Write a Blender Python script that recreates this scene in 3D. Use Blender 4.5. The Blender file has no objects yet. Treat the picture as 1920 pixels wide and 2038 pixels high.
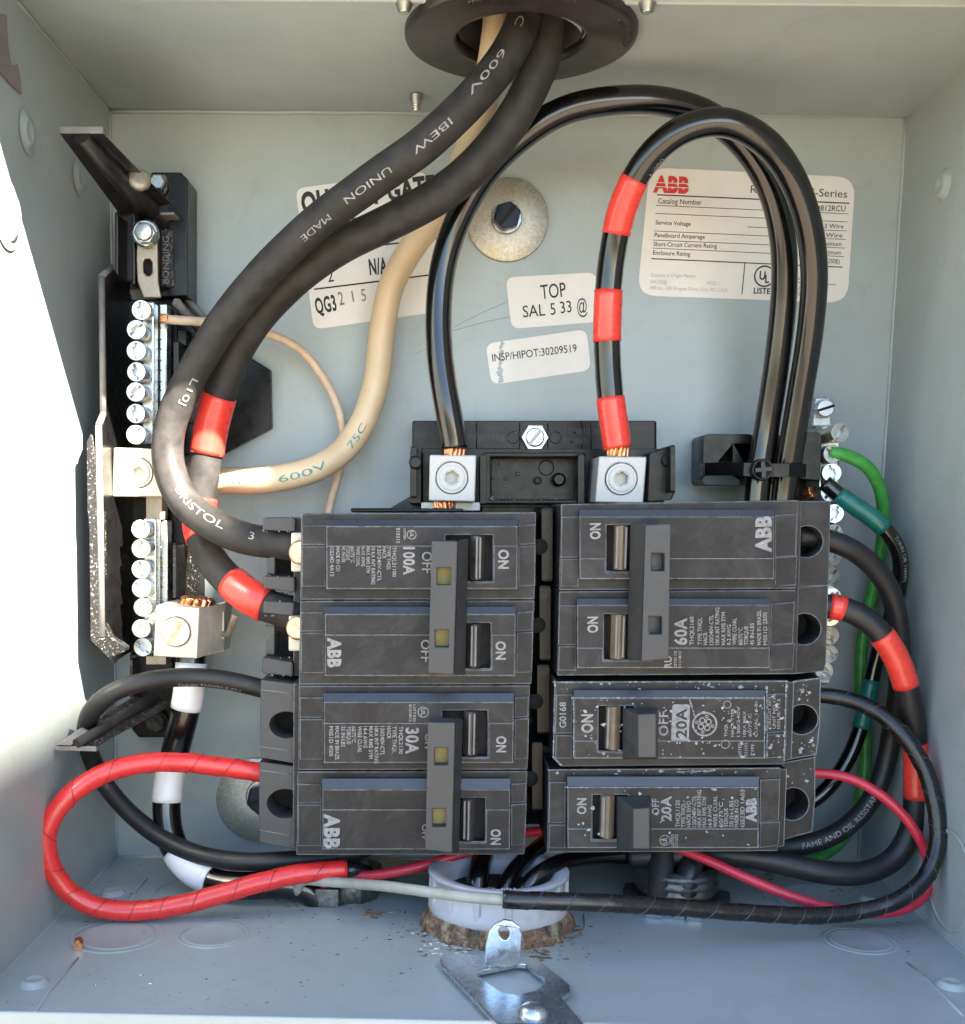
import bpy, bmesh, math, random
import numpy as np
from mathutils import Vector, Matrix
from mathutils.geometry import tessellate_polygon
random.seed(7)
SC = bpy.context.scene
COL = SC.collection
S = 0.0254                      # box units are inches: x right, y up, z out of the back panel towards the viewer

# ------------------------------------------------------------------ camera
CA, CB, CC = 0.1104, -0.0121, -0.0143
CPOS = np.array([-0.6442, -0.1966, 16.4569]); F, PX, PY = 2266.58, 866.09, 1272.13
def _rot(a, b, c):
    ca, sa, cb, sb, cc, sc = math.cos(a), math.sin(a), math.cos(b), math.sin(b), math.cos(c), math.sin(c)
    return (np.array([[cc, -sc, 0], [sc, cc, 0], [0, 0, 1]]) @ np.array([[1, 0, 0], [0, ca, -sa], [0, sa, ca]])
            @ np.array([[cb, 0, sb], [0, 1, 0], [-sb, 0, cb]]))
RC = _rot(CA, CB, CC)
cam = bpy.data.cameras.new("camera"); camo = bpy.data.objects.new("camera", cam); COL.objects.link(camo)
cam.sensor_fit = 'HORIZONTAL'; cam.sensor_width = 36; cam.lens = F/1920*36
cam.shift_x = (960-PX)/1920; cam.shift_y = (PY-1019)/1920
cam.clip_start = 0.01; cam.clip_end = 200
M3 = np.array([[1, 0, 0], [0, 0, -1], [0, 1, 0]])
rw = M3 @ RC.T
mw = Matrix([[*rw[0], 0], [*rw[1], 0], [*rw[2], 0], [0, 0, 0, 1]])
mw.translation = Vector((CPOS[0]*S, -CPOS[2]*S, CPOS[1]*S))
camo.matrix_world = mw
SC.camera = camo
# ------------------------------------------------------------------ world, sun, exposure
SUN = np.array([0.9, 1.1, 1.0]); SUN /= np.linalg.norm(SUN)
W = bpy.data.worlds.new("World"); SC.world = W; W.use_nodes = True
wn = W.node_tree.nodes; wl = W.node_tree.links
sky = wn.new("ShaderNodeTexSky"); sky.sky_type = 'NISHITA'; sky.sun_disc = False
sky.sun_elevation = math.asin(SUN[1]); sky.sun_rotation = math.atan2(SUN[0], -SUN[2])
sky.air_density = 1.0; sky.dust_density = 0.4; sky.ozone_density = 2.0
wl.new(sky.outputs[0], wn["Background"].inputs[0]); wn["Background"].inputs[1].default_value = 0.051
sl = bpy.data.lights.new("sun", 'SUN'); sl.energy = 5.0; sl.angle = math.radians(0.5); sl.color = (1, 0.90, 0.76)
so = bpy.data.objects.new("sun", sl); COL.objects.link(so)
so.rotation_euler = Vector((SUN[0], -SUN[2], SUN[1])).to_track_quat('Z', 'Y').to_euler()
so.location = (3, -3, 4)
SC.view_settings.view_transform = 'Standard'; SC.view_settings.look = 'None'
SC.view_settings.exposure = 3.78; SC.view_settings.gamma = 1; SC.view_settings.use_curve_mapping = False
SC.cycles.max_bounces = 8; SC.cycles.use_denoising = True

# ------------------------------------------------------------------ unprojection of measured points
def ray(px, py):
    return RC.T @ np.array([(px-PX)/F, -(py-PY)/F, -1.0])
def P(px, py, z):
    d = ray(px, py); return CPOS + d*(z-CPOS[2])/d[2]
def Py(px, py, y):                       # on a horizontal plane
    d = ray(px, py); return CPOS + d*(y-CPOS[1])/d[1]
def Px(px, py, x):                       # on a plane parallel to a side wall
    d = ray(px, py); return CPOS + d*(x-CPOS[0])/d[0]
def ppi(p):                              # photo pixels per inch at a point
    return F/(-(RC @ (np.array(p)-CPOS))[2])
def proj(p):
    q = RC @ (np.array(p)-CPOS); return (PX+F*q[0]/-q[2], PY-F*q[1]/-q[2])
def Wd(p): return Vector((p[0]*S, -p[2]*S, p[1]*S))

# ------------------------------------------------------------------ materials
MATS = {}
def nmat(name):
    m = bpy.data.materials.new(name); m.use_nodes = True; MATS[name] = m
    nt = m.node_tree; return m, nt, nt.nodes["Principled BSDF"]
def node(nt, t, **kw):
    n = nt.nodes.new(t)
    for k, v in kw.items():
        if k.startswith('i_'): n.inputs[int(k[2:])].default_value = v
        else: setattr(n, k, v)
    return n
def noise(nt, scale, detail=3, rough=0.5, vec=None):
    n = node(nt, "ShaderNodeTexNoise"); n.inputs['Scale'].default_value = scale
    n.inputs['Detail'].default_value = detail; n.inputs['Roughness'].default_value = rough
    if vec is None:
        g = nt.nodes.get("GEO") or node(nt, "ShaderNodeNewGeometry", name="GEO"); vec = g.outputs['Position']
    nt.links.new(vec, n.inputs['Vector']); return n
def ramp(nt, fac, stops):
    r = node(nt, "ShaderNodeValToRGB"); e = r.color_ramp.elements
    while len(e) < len(stops): e.new(0.5)
    for el, (p, c) in zip(e, stops):
        el.position = p; el.color = c if len(c) == 4 else (*c, 1)
    nt.links.new(fac, r.inputs[0]); return r
def mix(nt, fac, a, b):
    n = node(nt, "ShaderNodeMix", data_type='RGBA')
    for s, v in ((0, fac), (6, a), (7, b)):
        if hasattr(v, 'links'): nt.links.new(v, n.inputs[s])
        else: n.inputs[s].default_value = v if s == 0 else (*v[:3], 1)
    return n.outputs[2]
def bump(nt, b, h, strength=0.3, dist=0.0005):
    n = node(nt, "ShaderNodeBump"); n.inputs['Strength'].default_value = strength; n.inputs['Distance'].default_value = dist
    nt.links.new(h, n.inputs['Height']); nt.links.new(n.outputs[0], b.inputs['Normal']); return n
def plain(name, col, rough=0.5, metal=0.0, var=0.15, vscale=300, bmp=0.0, bscale=2500, coat=0, speck=None, spk=0.68, spec=0.5):
    m, nt, b = nmat(name)
    n = noise(nt, vscale, 4)
    lo = tuple(c*(1-var) for c in col); hi = tuple(min(1, c*(1+var)) for c in col)
    c = ramp(nt, n.outputs[0], [(0.3, lo), (0.7, hi)]).outputs[0]
    if speck:
        sp = noise(nt, 1400, 3); fr = ramp(nt, sp.outputs[0], [(spk, (0, 0, 0)), (spk+.06, (1, 1, 1))])
        c = mix(nt, fr.outputs[0], c, speck)
    nt.links.new(c, b.inputs['Base Color'])
    b.inputs['Metallic'].default_value = metal
    b.inputs['Specular IOR Level'].default_value = spec
    rr = ramp(nt, n.outputs[0], [(0.3, (rough*.85,)*3), (0.7, (min(1, rough*1.2),)*3)])
    nt.links.new(rr.outputs[0], b.inputs['Roughness'])
    if coat: b.inputs['Coat Weight'].default_value = coat; b.inputs['Coat Roughness'].default_value = 0.08
    if bmp:
        bn = noise(nt, bscale, 2); bump(nt, b, bn.outputs[0], bmp)
    return m

# enamel paint of the enclosure: orange peel, faint dirt
m, nt, b = nmat("enamel_paint")
n1 = noise(nt, 22, 4, .6); n2 = noise(nt, 900, 2); n3 = noise(nt, 160, 5, .7)
c = ramp(nt, n1.outputs[0], [(0.25, (.292, .338, .340)), (0.75, (.345, .392, .394))]).outputs[0]
dk = ramp(nt, n3.outputs[0], [(0.66, (0, 0, 0)), (0.82, (.35, .35, .35))]).outputs[0]
n6 = noise(nt, 48, 7, .72); n6.inputs['Distortion'].default_value = 1.5
c = mix(nt, dk, c, (.20, .20, .17))
c = mix(nt, ramp(nt, n6.outputs[0], [(.50, (0, 0, 0)), (.78, (.38, .38, .38))]).outputs[0], c, (.235, .235, .205))
sp = noise(nt, 1900, 2); fr = ramp(nt, sp.outputs[0], [(0.74, (0, 0, 0)), (.78, (.7, .7, .7))]).outputs[0]
c = mix(nt, fr, c, (.10, .09, .08))
nt.links.new(c, b.inputs['Base Color']); b.inputs['Roughness'].default_value = .38
b.inputs['Specular IOR Level'].default_value = .45
bump(nt, b, n2.outputs[0], .16, .0004)

# breaker thermoset: scuffed black, chalky worn edges
def breaker_mat(name, base, dust, wear):
    m, nt, b = nmat(name)
    n1 = noise(nt, 120, 4, .6); n2 = noise(nt, 900, 4, .7)
    c = ramp(nt, n1.outputs[0], [(0.3, tuple(x*.8 for x in base)), (0.72, tuple(x*1.3 for x in base))]).outputs[0]
    d = ramp(nt, n2.outputs[0], [(dust, (0, 0, 0)), (dust+.12, (.6, .6, .6))]).outputs[0]
    c = mix(nt, d, c, (.07, .068, .066))
    n5 = noise(nt, 45, 6, .75); n5.inputs['Distortion'].default_value = 1.2
    c = mix(nt, ramp(nt, n5.outputs[0], [(.46, (0, 0, 0)), (.72, (.75, .75, .75))]).outputs[0], c, tuple(x*3.2+.008 for x in base))
    bv = node(nt, "ShaderNodeBevel", samples=4); bv.inputs[0].default_value = .00055
    g = nt.nodes["GEO"]
    dot = node(nt, "ShaderNodeVectorMath", operation='DOT_PRODUCT')
    nt.links.new(bv.outputs[0], dot.inputs[0]); nt.links.new(g.outputs['True Normal'], dot.inputs[1])
    e = ramp(nt, dot.outputs['Value'], [(.86, (1, 1, 1)), (.985, (0, 0, 0))]).outputs[0]
    n4 = noise(nt, 260, 5, .75); n4r = ramp(nt, n4.outputs[0], [(wear, (0, 0, 0)), (wear+.22, (1, 1, 1))]).outputs[0]
    mm = node(nt, "ShaderNodeMath", operation='MULTIPLY'); nt.links.new(e, mm.inputs[0]); nt.links.new(n4r, mm.inputs[1])
    c = mix(nt, mm.outputs[0], c, (.34, .37, .40))
    nt.links.new(c, b.inputs['Base Color']); b.inputs['Roughness'].default_value = .50
    b.inputs['Specular IOR Level'].default_value = .30
    bump(nt, b, n2.outputs[0], .12, .0002)
breaker_mat("breaker_plastic", (.014, .013, .0132), .72, .31)
breaker_mat("worn_breaker_plastic", (.016, .015, .0145), .66, .16)
plain("slope_plastic", (.016, .015, .016), .30, var=.2, spec=.6)
plain("tie_bar_plastic", (.040, .041, .042), .5, var=.12, bmp=.1)
plain("toggle_plastic", (.03, .029, .028), .3, var=.2)
plain("bronze_toggle", (.11, .085, .055), .35, var=.2)
plain("yellow_flag", (.22, .18, .055), .6)
plain("black_plastic", (.0045, .0045, .005), .30, spec=.28, var=.2, bmp=.08, bscale=900)
plain("dusty_black_plastic", (.007, .0065, .0065), .4, var=.3, bmp=.5, bscale=700, speck=(.20, .18, .16), spk=.60)
plain("brown_black_plastic", (.013, .0105, .0105), .38, var=.2, bmp=.1)
plain("light_edge_plastic", (.17, .16, .155), .55)
plain("thermo_black", (.029, .0275, .027), .55, spec=.22, var=.35, vscale=200, bmp=.12, bscale=1200, speck=(.06, .055, .05), spk=.70)
plain("shiny_black", (.004, .0039, .0039), .17, var=.2, vscale=120, coat=.4, bmp=.05, bscale=500)
plain("matte_black_wire", (.011, .0105, .011), .48, var=.3, vscale=260, bmp=.15, speck=(.09, .085, .08), spk=.70)
plain("black_tape", (.010, .0095, .010), .26, var=.25, bmp=.1)
plain("red_tape", (.66, .045, .032), .28, var=.08, bmp=.05, bscale=400, coat=.2)
plain("red_wrap", (.62, .028, .027), .30, var=.1, bmp=.1, bscale=500, coat=.15)
plain("dark_red_edge", (.33, .015, .015), .4)
plain("tape_glint", (.06, .06, .07), .2)
plain("red_wire", (.52, .025, .05), .33, var=.1)
plain("white_tape", (.68, .67, .68), .4, var=.04, speck=(.35, .33, .3), spk=.78)
plain("beige_insulation", (.60, .46, .29), .42, var=.12, vscale=60, bmp=.08, speck=(.22, .12, .06), spk=.69)
plain("beige_thin", (.52, .39, .28), .45, var=.15, speck=(.25, .15, .1), spk=.72)
plain("grey_wire", (.30, .30, .26), .4, var=.12)
plain("green_wire", (.045, .26, .045), .35, var=.2, bmp=.05)
plain("teal_tape", (.008, .12, .095), .3, var=.12)
plain("copper", (.72, .33, .16), .32, 1.0, var=.35, vscale=600)
plain("copper_dull", (.62, .42, .28), .45, .8, var=.35, vscale=500)
plain("aluminium", (.40, .40, .39), .5, .5, var=.08, vscale=500, bmp=.15, bscale=2200)
plain("cream_aluminium", (.52, .48, .41), .5, .35, var=.1, vscale=400, bmp=.15, bscale=2200)
plain("tin_strap", (.34, .30, .235), .45, .6, var=.18, vscale=400, bmp=.2, bscale=900)
plain("dark_socket", (.34, .34, .32), .5, .7)
plain("pvc_grey", (.43, .43, .455), .42, var=.06)
plain("conduit_white", (.75, .73, .70), .5, var=.06)
plain("blue_bolt", (.007, .011, .028), .35, .3, var=.3)
plain("label_paper", (.66, .645, .61), .5, var=.05, vscale=90, speck=(.38, .35, .3), spk=.76)
plain("black_print", (.012, .012, .012), .6)
plain("grey_print", (.16, .16, .16), .6)
plain("faint_print", (.36, .35, .33), .6)
plain("silver_print", (.23, .223, .22), .6, var=.3, vscale=900)
plain("red_print", (.55, .03, .03), .5)
plain("teal_print", (.06, .24, .27), .6)
plain("hinge_paint", (.20, .17, .17), .5)
plain("cream_speckled", (.62, .56, .38), .6, var=.15, speck=(.15, .13, .1), spk=.66)
plain("chalk", (.27, .29, .31), .8, var=.5, vscale=900)
plain("white_print", (.25, .25, .25), .6, var=.4, vscale=700)
plain("locknut_steel", (.13, .13, .125), .42, .8, var=.4, vscale=350, bmp=.4, bscale=700, speck=(.35, .2, .1), spk=.72)
plain("black_fitting", (.03, .03, .032), .35, .5, var=.4, vscale=350, bmp=.4, bscale=500, speck=(.3, .3, .32), spk=.70)
plain("knockout_void", (.012, .011, .01), .9)  # near-black colour stands in for the shade inside bores, slots and recesses
plain("ring_rubber", (.020, .016, .016), .34, var=.3, vscale=120, bmp=.12, bscale=600, speck=(.2, .19, .18), spk=.76)
plain("concrete", (.185, .148, .108), .9, var=.3, vscale=25, bmp=.5, bscale=120, speck=(.12, .11, .1), spk=.62)
plain("stucco", (.30, .28, .26), .9, var=.35, vscale=90, bmp=1.0, bscale=160, speck=(.10, .10, .1), spk=.60)
# zinc
def zinc(name, col, rough, tint=(.62, .66, .70)):
    m, nt, b = nmat(name)
    n = noise(nt, 420, 4); n2 = noise(nt, 60, 3)
    c = ramp(nt, n.outputs[0], [(.3, col), (.7, tint)]).outputs[0]
    c = mix(nt, ramp(nt, n2.outputs[0], [(.5, (0, 0, 0)), (.75, (.6, .6, .6))]).outputs[0], c, (.66, .62, .45))
    nt.links.new(c, b.inputs['Base Color']); b.inputs['Metallic'].default_value = .92
    nt.links.new(ramp(nt, n.outputs[0], [(.3, (rough*.7,)*3), (.7, (rough*1.4,)*3)]).outputs[0], b.inputs['Roughness'])
    bump(nt, b, n.outputs[0], .12, .0003)
zinc("zinc", (.42, .46, .48), .28, (.50, .54, .57)); zinc("zinc_screw", (.46, .49, .50), .34, (.60, .63, .65)); zinc("bright_zinc", (.46, .53, .60), .24, (.52, .58, .64))
m, nt, b = nmat("galvanised_washer")
n = noise(nt, 700, 5, .8); n2 = noise(nt, 45, 4, .6)
c = ramp(nt, n.outputs[0], [(.3, (.30, .29, .25)), (.55, (.52, .51, .46)), (.75, (.66, .65, .60))]).outputs[0]
c = mix(nt, ramp(nt, n2.outputs[0], [(.45, (0, 0, 0)), (.7, (.7, .7, .7))]).outputs[0], c, (.48, .42, .26))
nt.links.new(c, b.inputs['Base Color']); b.inputs['Metallic'].default_value = .75; b.inputs['Roughness'].default_value = .48
bump(nt, b, n.outputs[0], .35, .0004)
m, nt, b = nmat("rusty_ring")
n = noise(nt, 260, 6, .8); n2 = noise(nt, 90, 4, .6)
c = ramp(nt, n.outputs[0], [(.32, (.02, .018, .016)), (.43, (.12, .10, .07)), (.50, (.27, .12, .06)), (.56, (.34, .30, .19)), (.70, (.50, .48, .42))]).outputs[0]
nt.links.new(c, b.inputs['Base Color']); b.inputs['Roughness'].default_value = .8
bump(nt, b, n.outputs[0], .9, .002)

# ------------------------------------------------------------------ mesh helpers (inches)
class MB:
    def __init__(s): s.v = []; s.f = []; s.sm = []
    def add(s, vs, fs, smooth=False):
        o = len(s.v); s.v += [tuple(map(float, v)) for v in vs]
        for f in fs: s.f.append(tuple(i+o for i in f)); s.sm.append(smooth)
        return s
    def box(s, lo, hi):
        x0, y0, z0 = lo; x1, y1, z1 = hi
        vs = [(x0, y0, z0), (x1, y0, z0), (x1, y1, z0), (x0, y1, z0), (x0, y0, z1), (x1, y0, z1), (x1, y1, z1), (x0, y1, z1)]
        return s.add(vs, [(3, 2, 1, 0), (4, 5, 6, 7), (0, 1, 5, 4), (1, 2, 6, 5), (2, 3, 7, 6), (3, 0, 4, 7)])
    def hexa(s, bot, top):      # two quads (ccw seen from +z)
        return s.add(list(bot)+list(top), [(3, 2, 1, 0), (4, 5, 6, 7), (0, 1, 5, 4), (1, 2, 6, 5), (2, 3, 7, 6), (3, 0, 4, 7)])
    def prism(s, poly, z0, z1, holes=(), smooth_holes=False, axis=2):
        loops = [list(poly)] + [list(h) for h in holes]
        def area(l): return sum(l[i][0]*l[(i+1) % len(l)][1]-l[(i+1) % len(l)][0]*l[i][1] for i in range(len(l)))
        if area(loops[0]) < 0: loops[0].reverse()
        for h in loops[1:]:
            if area(h) > 0: h.reverse()
        flat = [p for l in loops for p in l]; n = len(flat)
        tris = tessellate_polygon([[Vector((p[0], p[1], 0)) for p in l] for l in loops])
        def M(p, z): return {2: (p[0], p[1], z), 1: (p[0], z, p[1]), 0: (z, p[0], p[1])}[axis]
        vs = [M(p, z0) for p in flat] + [M(p, z1) for p in flat]
        fs = []
        for t in tris:
            a, b_, c_ = (flat[i] for i in t)
            ccw = (b_[0]-a[0])*(c_[1]-a[1])-(c_[0]-a[0])*(b_[1]-a[1]) > 0
            t = t if ccw else (t[0], t[2], t[1])
            fs.append((t[2], t[1], t[0])); fs.append(tuple(i+n for i in t))
        s.add(vs, fs)
        o = 0
        for k, l in enumerate(loops):
            m_ = len(l)
            s.add([vs[o+i] for i in range(m_)]+[vs[n+o+i] for i in range(m_)],
                  [(i, (i+1) % m_, m_+(i+1) % m_, m_+i) for i in range(m_)], smooth=(k > 0 and smooth_holes) or m_ > 20)
            o += m_
        return s
    def lathe(s, prof, c, axis=(0, 0, 1), n=32, smooth=True, cap=True):
        a = np.array(axis, float); a /= np.linalg.norm(a)
        u = np.cross(a, (0, 1, 0) if abs(a[1]) < .9 else (1, 0, 0)); u /= np.linalg.norm(u); w = np.cross(a, u)
        c = np.array(c, float)
        vs = []
        for r, h in prof:
            for i in range(n):
                t = 2*math.pi*i/n; vs.append(c+a*h+(u*math.cos(t)+w*math.sin(t))*r)
        k = len(prof)
        s.add(vs, [(j*n+i, j*n+(i+1) % n, (j+1)*n+(i+1) % n, (j+1)*n+i) for j in range(k-1) for i in range(n)], smooth)
        if cap:
            s.add(vs[-n:], [tuple(range(n))]); s.add(vs[:n], [tuple(reversed(range(n)))])
        return s
    def tube(s, pts, r, n=20, cap=True, rf=None, s0=0.0):
        pts = [np.array(p, float) for p in pts]; k = len(pts)
        T = [pts[min(i+1, k-1)]-pts[max(i-1, 0)] for i in range(k)]; T = [t/np.linalg.norm(t) for t in T]
        ref = np.array((0, 0, 1.)) if abs(T[0][2]) < .9 else np.array((0, 1., 0))
        N = ref-T[0]*ref.dot(T[0]); N /= np.linalg.norm(N)
        vs = []; L = s0
        for i in range(k):
            if i: N = N-T[i]*N.dot(T[i]); N /= np.linalg.norm(N); L += np.linalg.norm(pts[i]-pts[i-1])
            B = np.cross(N, T[i]); rr = r[i] if hasattr(r, '__len__') else r
            for j in range(n):
                t = 2*math.pi*j/n; q = rr*(rf(L, t) if rf else 1)
                vs.append(pts[i]+(N*math.cos(t)+B*math.sin(t))*q)
        s.add(vs, [(i*n+j, (i+1)*n+j, (i+1)*n+(j+1) % n, i*n+(j+1) % n) for i in range(k-1) for j in range(n)], True)
        if cap: s.add(vs[:n], [tuple(range(n))]); s.add(vs[-n:], [tuple(reversed(range(n)))])
        return s
def obj(name, mb, mat, parent=None, origin=None, label=None, bevel=0, kind=None, seg=2):
    me = bpy.data.meshes.new(name)
    if origin is None: origin = parent['_o'] if parent is not None and '_o' in parent else (0, 0, 0)
    o3 = Wd(origin)
    me.from_pydata([tuple(Wd(v)-o3) for v in mb.v], [], mb.f)
    me.polygons.foreach_set('use_smooth', mb.sm)
    if 'text' not in name and 'letter' not in name and 'logo' not in name:
        bm = bmesh.new(); bm.from_mesh(me); bmesh.ops.remove_doubles(bm, verts=bm.verts, dist=2e-6); bmesh.ops.recalc_face_normals(bm, faces=bm.faces); bm.to_mesh(me); bm.free()
    me.materials.append(MATS[mat]); me.update()
    o = bpy.data.objects.new(name, me); COL.objects.link(o)
    if parent is not None: o.parent = parent
    else: o.location = o3
    if parent is not None and parent.type == 'MESH' and tuple(parent.get('_o', origin)) == tuple(origin): pass
    o['_o'] = [float(x) for x in origin]
    if label: o['label'] = label
    if kind: o['kind'] = kind
    if bevel:
        b = o.modifiers.new("bevel", 'BEVEL'); b.width = bevel*S; b.segments = seg; b.limit_method = 'ANGLE'; b.angle_limit = math.radians(40)
    return o
def thing(name, label, cat, origin, group=None):
    o = bpy.data.objects.new(name, None); COL.objects.link(o); o.location = Wd(origin); o.empty_display_size = .01
    o['_o'] = [float(x) for x in origin]; o['label'] = label; o['category'] = cat
    if group: o['group'] = group
    return o
def inst(src, at, parent, rot=0.0, scale=1.0, name=None):      # a copy of a part, moved; axis of rotation is the viewing axis z
    c = src.copy(); COL.objects.link(c); c.parent = parent
    c.location = Wd(at)-Wd(parent['_o']); c.rotation_euler = (0, -rot, 0); c.scale = (scale,)*3
    return c
def circ(c, r, n=24, a0=0, ry=None):
    ry = r if ry is None else ry
    return [(c[0]+r*math.cos(a0+2*math.pi*i/n), c[1]+ry*math.sin(a0+2*math.pi*i/n)) for i in range(n)]
def pxpoly(pts, z): return [tuple(P(x, y, z)[:2]) for x, y in pts]
def rrect(x0, y0, x1, y1, r, n=5):
    out = []
    for cx, cy, a in ((x1-r, y1-r, 0), (x0+r, y1-r, 90), (x0+r, y0+r, 180), (x1-r, y0+r, 270)):
        for i in range(n+1):
            t = math.radians(a+90*i/n); out.append((cx+r*math.cos(t), cy+r*math.sin(t)))
    return out
def rquad(c4, r=.12, n=5):      # rounded quad from four corners (plane coordinates), in order
    out = []; k = len(c4)
    for i in range(k):
        p = np.array(c4[i]); a = np.array(c4[i-1]); b = np.array(c4[(i+1) % k])
        da = (a-p)/np.linalg.norm(a-p); db = (b-p)/np.linalg.norm(b-p)
        for j in range(n+1):
            t = j/n; out.append(tuple(p+da*r*(1-t)**2+db*r*t**2))
    return out

# ------------------------------------------------------------------ lettering: the built-in font turned into mesh and laid on a plane or round a cable
_tc = {}
def glyphs(txt, bold=0.0):
    k = (txt, bold)
    if k not in _tc:
        cu = bpy.data.curves.new("lettering", 'FONT'); cu.body = txt; cu.size = 1; cu.offset = bold; cu.resolution_u = 3
        if bold > .012: cu.space_character = 1.08
        ob = bpy.data.objects.new("lettering", cu); COL.objects.link(ob)
        dg = bpy.context.evaluated_depsgraph_get(); me = bpy.data.meshes.new_from_object(ob.evaluated_get(dg))
        v = np.array([tuple(x.co) for x in me.vertices]) if len(me.vertices) else np.zeros((0, 3))
        f = [tuple(p.vertices) for p in me.polygons]
        bpy.data.objects.remove(ob); bpy.data.curves.remove(cu); bpy.data.meshes.remove(me)
        _tc[k] = (v, f)
    return _tc[k]
def text_px(mb, txt, p0, p1, h, z, bold=0.0, fit=True):
    """baseline runs from pixel p0 to p1, cap height h pixels, on the plane at height z"""
    v, f = glyphs(txt, bold)
    if not len(v): return
    if txt == '1': fit = False
    a = P(*p0, z); b = P(*p1, z); u = (b-a); L = np.linalg.norm(u); u = u/L; w = np.cross((0, 0, 1.), u)
    x0, x1 = v[:, 0].min(), v[:, 0].max(); hh = h/ppi(a)/.70
    sx = L/(x1-x0) if fit else hh
    mb.add([a+u*(q[0]-x0)*sx+w*q[1]*hh+np.array((0, 0, .004)) for q in v], f)
def strip(mb, p0, p1, wpx, z):   # a thin printed rule
    a = P(*p0, z); b = P(*p1, z); u = (b-a)/np.linalg.norm(b-a); w = np.cross((0, 0, 1.), u)*wpx/ppi(a)/2
    q = np.array((0, 0, .004)); mb.add([a-w+q, b-w+q, b+w+q, a+w+q], [(0, 1, 2, 3)])
def annulus(mb, c, r0, r1, z, n=28):
    vs = [(*p, z+.004) for p in circ(c, r0, n)]+[(*p, z+.004) for p in circ(c, r1, n)]
    mb.add(vs, [(i, n+i, n+(i+1) % n, (i+1) % n)[::-1] for i in range(n)])

# ------------------------------------------------------------------ cables
class Cable:
    def __init__(s, ctrl, wpx, step=.06):
        """ctrl: (px, py, z) measured centre line; wpx: width in photo pixels at the first point given"""
        p = [P(*c) for c in ctrl]
        s.r = wpx/2/ppi(p[len(p)//2])
        q = [2*p[0]-p[1]]+p+[2*p[-1]-p[-2]]; out = []
        for i in range(1, len(q)-2):
            p0, p1, p2, p3 = q[i-1:i+3]; d = np.linalg.norm(p2-p1); n = max(2, int(d/step))
            t1 = max(np.linalg.norm(p1-p0), 1e-6)**.5; t2 = max(d, 1e-6)**.5; t3 = max(np.linalg.norm(p3-p2), 1e-6)**.5
            m1 = (p2-p1)+t2*((p1-p0)/t1-(p2-p0)/(t1+t2)); m2 = (p2-p1)+t2*((p3-p2)/t3-(p3-p1)/(t2+t3))
            for k in range(n):
                t = k/n; out.append((2*t**3-3*t**2+1)*p1+(t**3-2*t*t+t)*m1+(-2*t**3+3*t*t)*p2+(t**3-t*t)*m2)
        out.append(q[-2]); a = np.array(out)
        for _ in range(3): a[1:-1] = (a[:-2]+2*a[1:-1]+a[2:])/4
        s.p = a; s.px = np.array([proj(x) for x in a])
        s.L = np.concatenate([[0], np.cumsum(np.linalg.norm(np.diff(a, axis=0), axis=1))])
    def near(s, x, y): return int(np.argmin((s.px[:, 0]-x)**2+(s.px[:, 1]-y)**2))
    def at(s, l):
        l = min(max(l, 0), s.L[-1]-1e-6); i = int(np.searchsorted(s.L, l, side='right')-1); t = (l-s.L[i])/(s.L[i+1]-s.L[i])
        c = s.p[i]*(1-t)+s.p[i+1]*t; T = s.p[min(i+2, len(s.p)-1)]-s.p[max(i-1, 0)]; T = T/np.linalg.norm(T)
        N = np.array((0, 0, 1.))-T*T[2]; N /= np.linalg.norm(N); return c, T, N, np.cross(N, T)
    def piece(s, a, b, mb, k=1.0, rf=None, n=20):
        i, j = sorted((a, b)); pts = s.p[i:j+1]; return mb.tube(pts, s.r*k, n=n, rf=rf, s0=s.L[i])
def cable_thing(name, label, ctrl, wpx, mat, cat="cable", group=None, rf=None, n=22, copper=None):
    c = Cable(ctrl, wpx); t = thing(name, label, cat, c.p[0], group)
    mb = MB(); c.piece(0, len(c.p)-1, mb, rf=rf, n=n); obj("insulation", mb, mat, t)
    return c, t
def band(c, t, a, b, mat, k=1.07, name="tape_band", label=None, rf=None):
    if rf is None: rf = lambda L, q: 1+.010*math.sin(9*L+q)+.006*math.sin(31*L+2*q)+(.028 if .5 < q < 2.6+.25*math.sin(6*L) else 0)
    i, j = c.near(*a), c.near(*b)
    if abs(i-j) < 2: j = i+2
    mb = MB(); i, j = sorted((i, j)); pts = [c.p[i]]+list(c.p[i:j+1])+[c.p[j]]
    n = 24; c.piece(i, j, mb, k, rf=rf, n=n); return obj(name, mb, mat, t, label=label)
def wrap_rf(pitch, amp):       # overlapping turns of tape: a small saw-tooth step that winds round the wire
    def f(L, t):
        u = (L/pitch+t/(2*math.pi)+.30*math.sin(L*1.3)+.08*math.sin(L*4.7)) % 1.0
        return 1+amp*(u**.6)+.012*math.sin(L*5.1+t)
    return f
def fine(v, f):
    bm = bmesh.new(); vs = [bm.verts.new(q) for q in v]
    for g in f:
        try: bm.faces.new([vs[i] for i in g])
        except ValueError: pass
    bmesh.ops.triangulate(bm, faces=bm.faces)
    for _ in range(4):
        e_ = [e for e in bm.edges if e.calc_length() > .11]
        if not e_: break
        bmesh.ops.subdivide_edges(bm, edges=e_, cuts=1, use_grid_fill=False); bmesh.ops.triangulate(bm, faces=[q for q in bm.faces if len(q.verts) > 3])
    bm.verts.index_update(); v2 = np.array([tuple(x.co) for x in bm.verts]); f2 = [tuple(x.index for x in q.verts) for q in bm.faces]; bm.free(); return v2, f2
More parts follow.
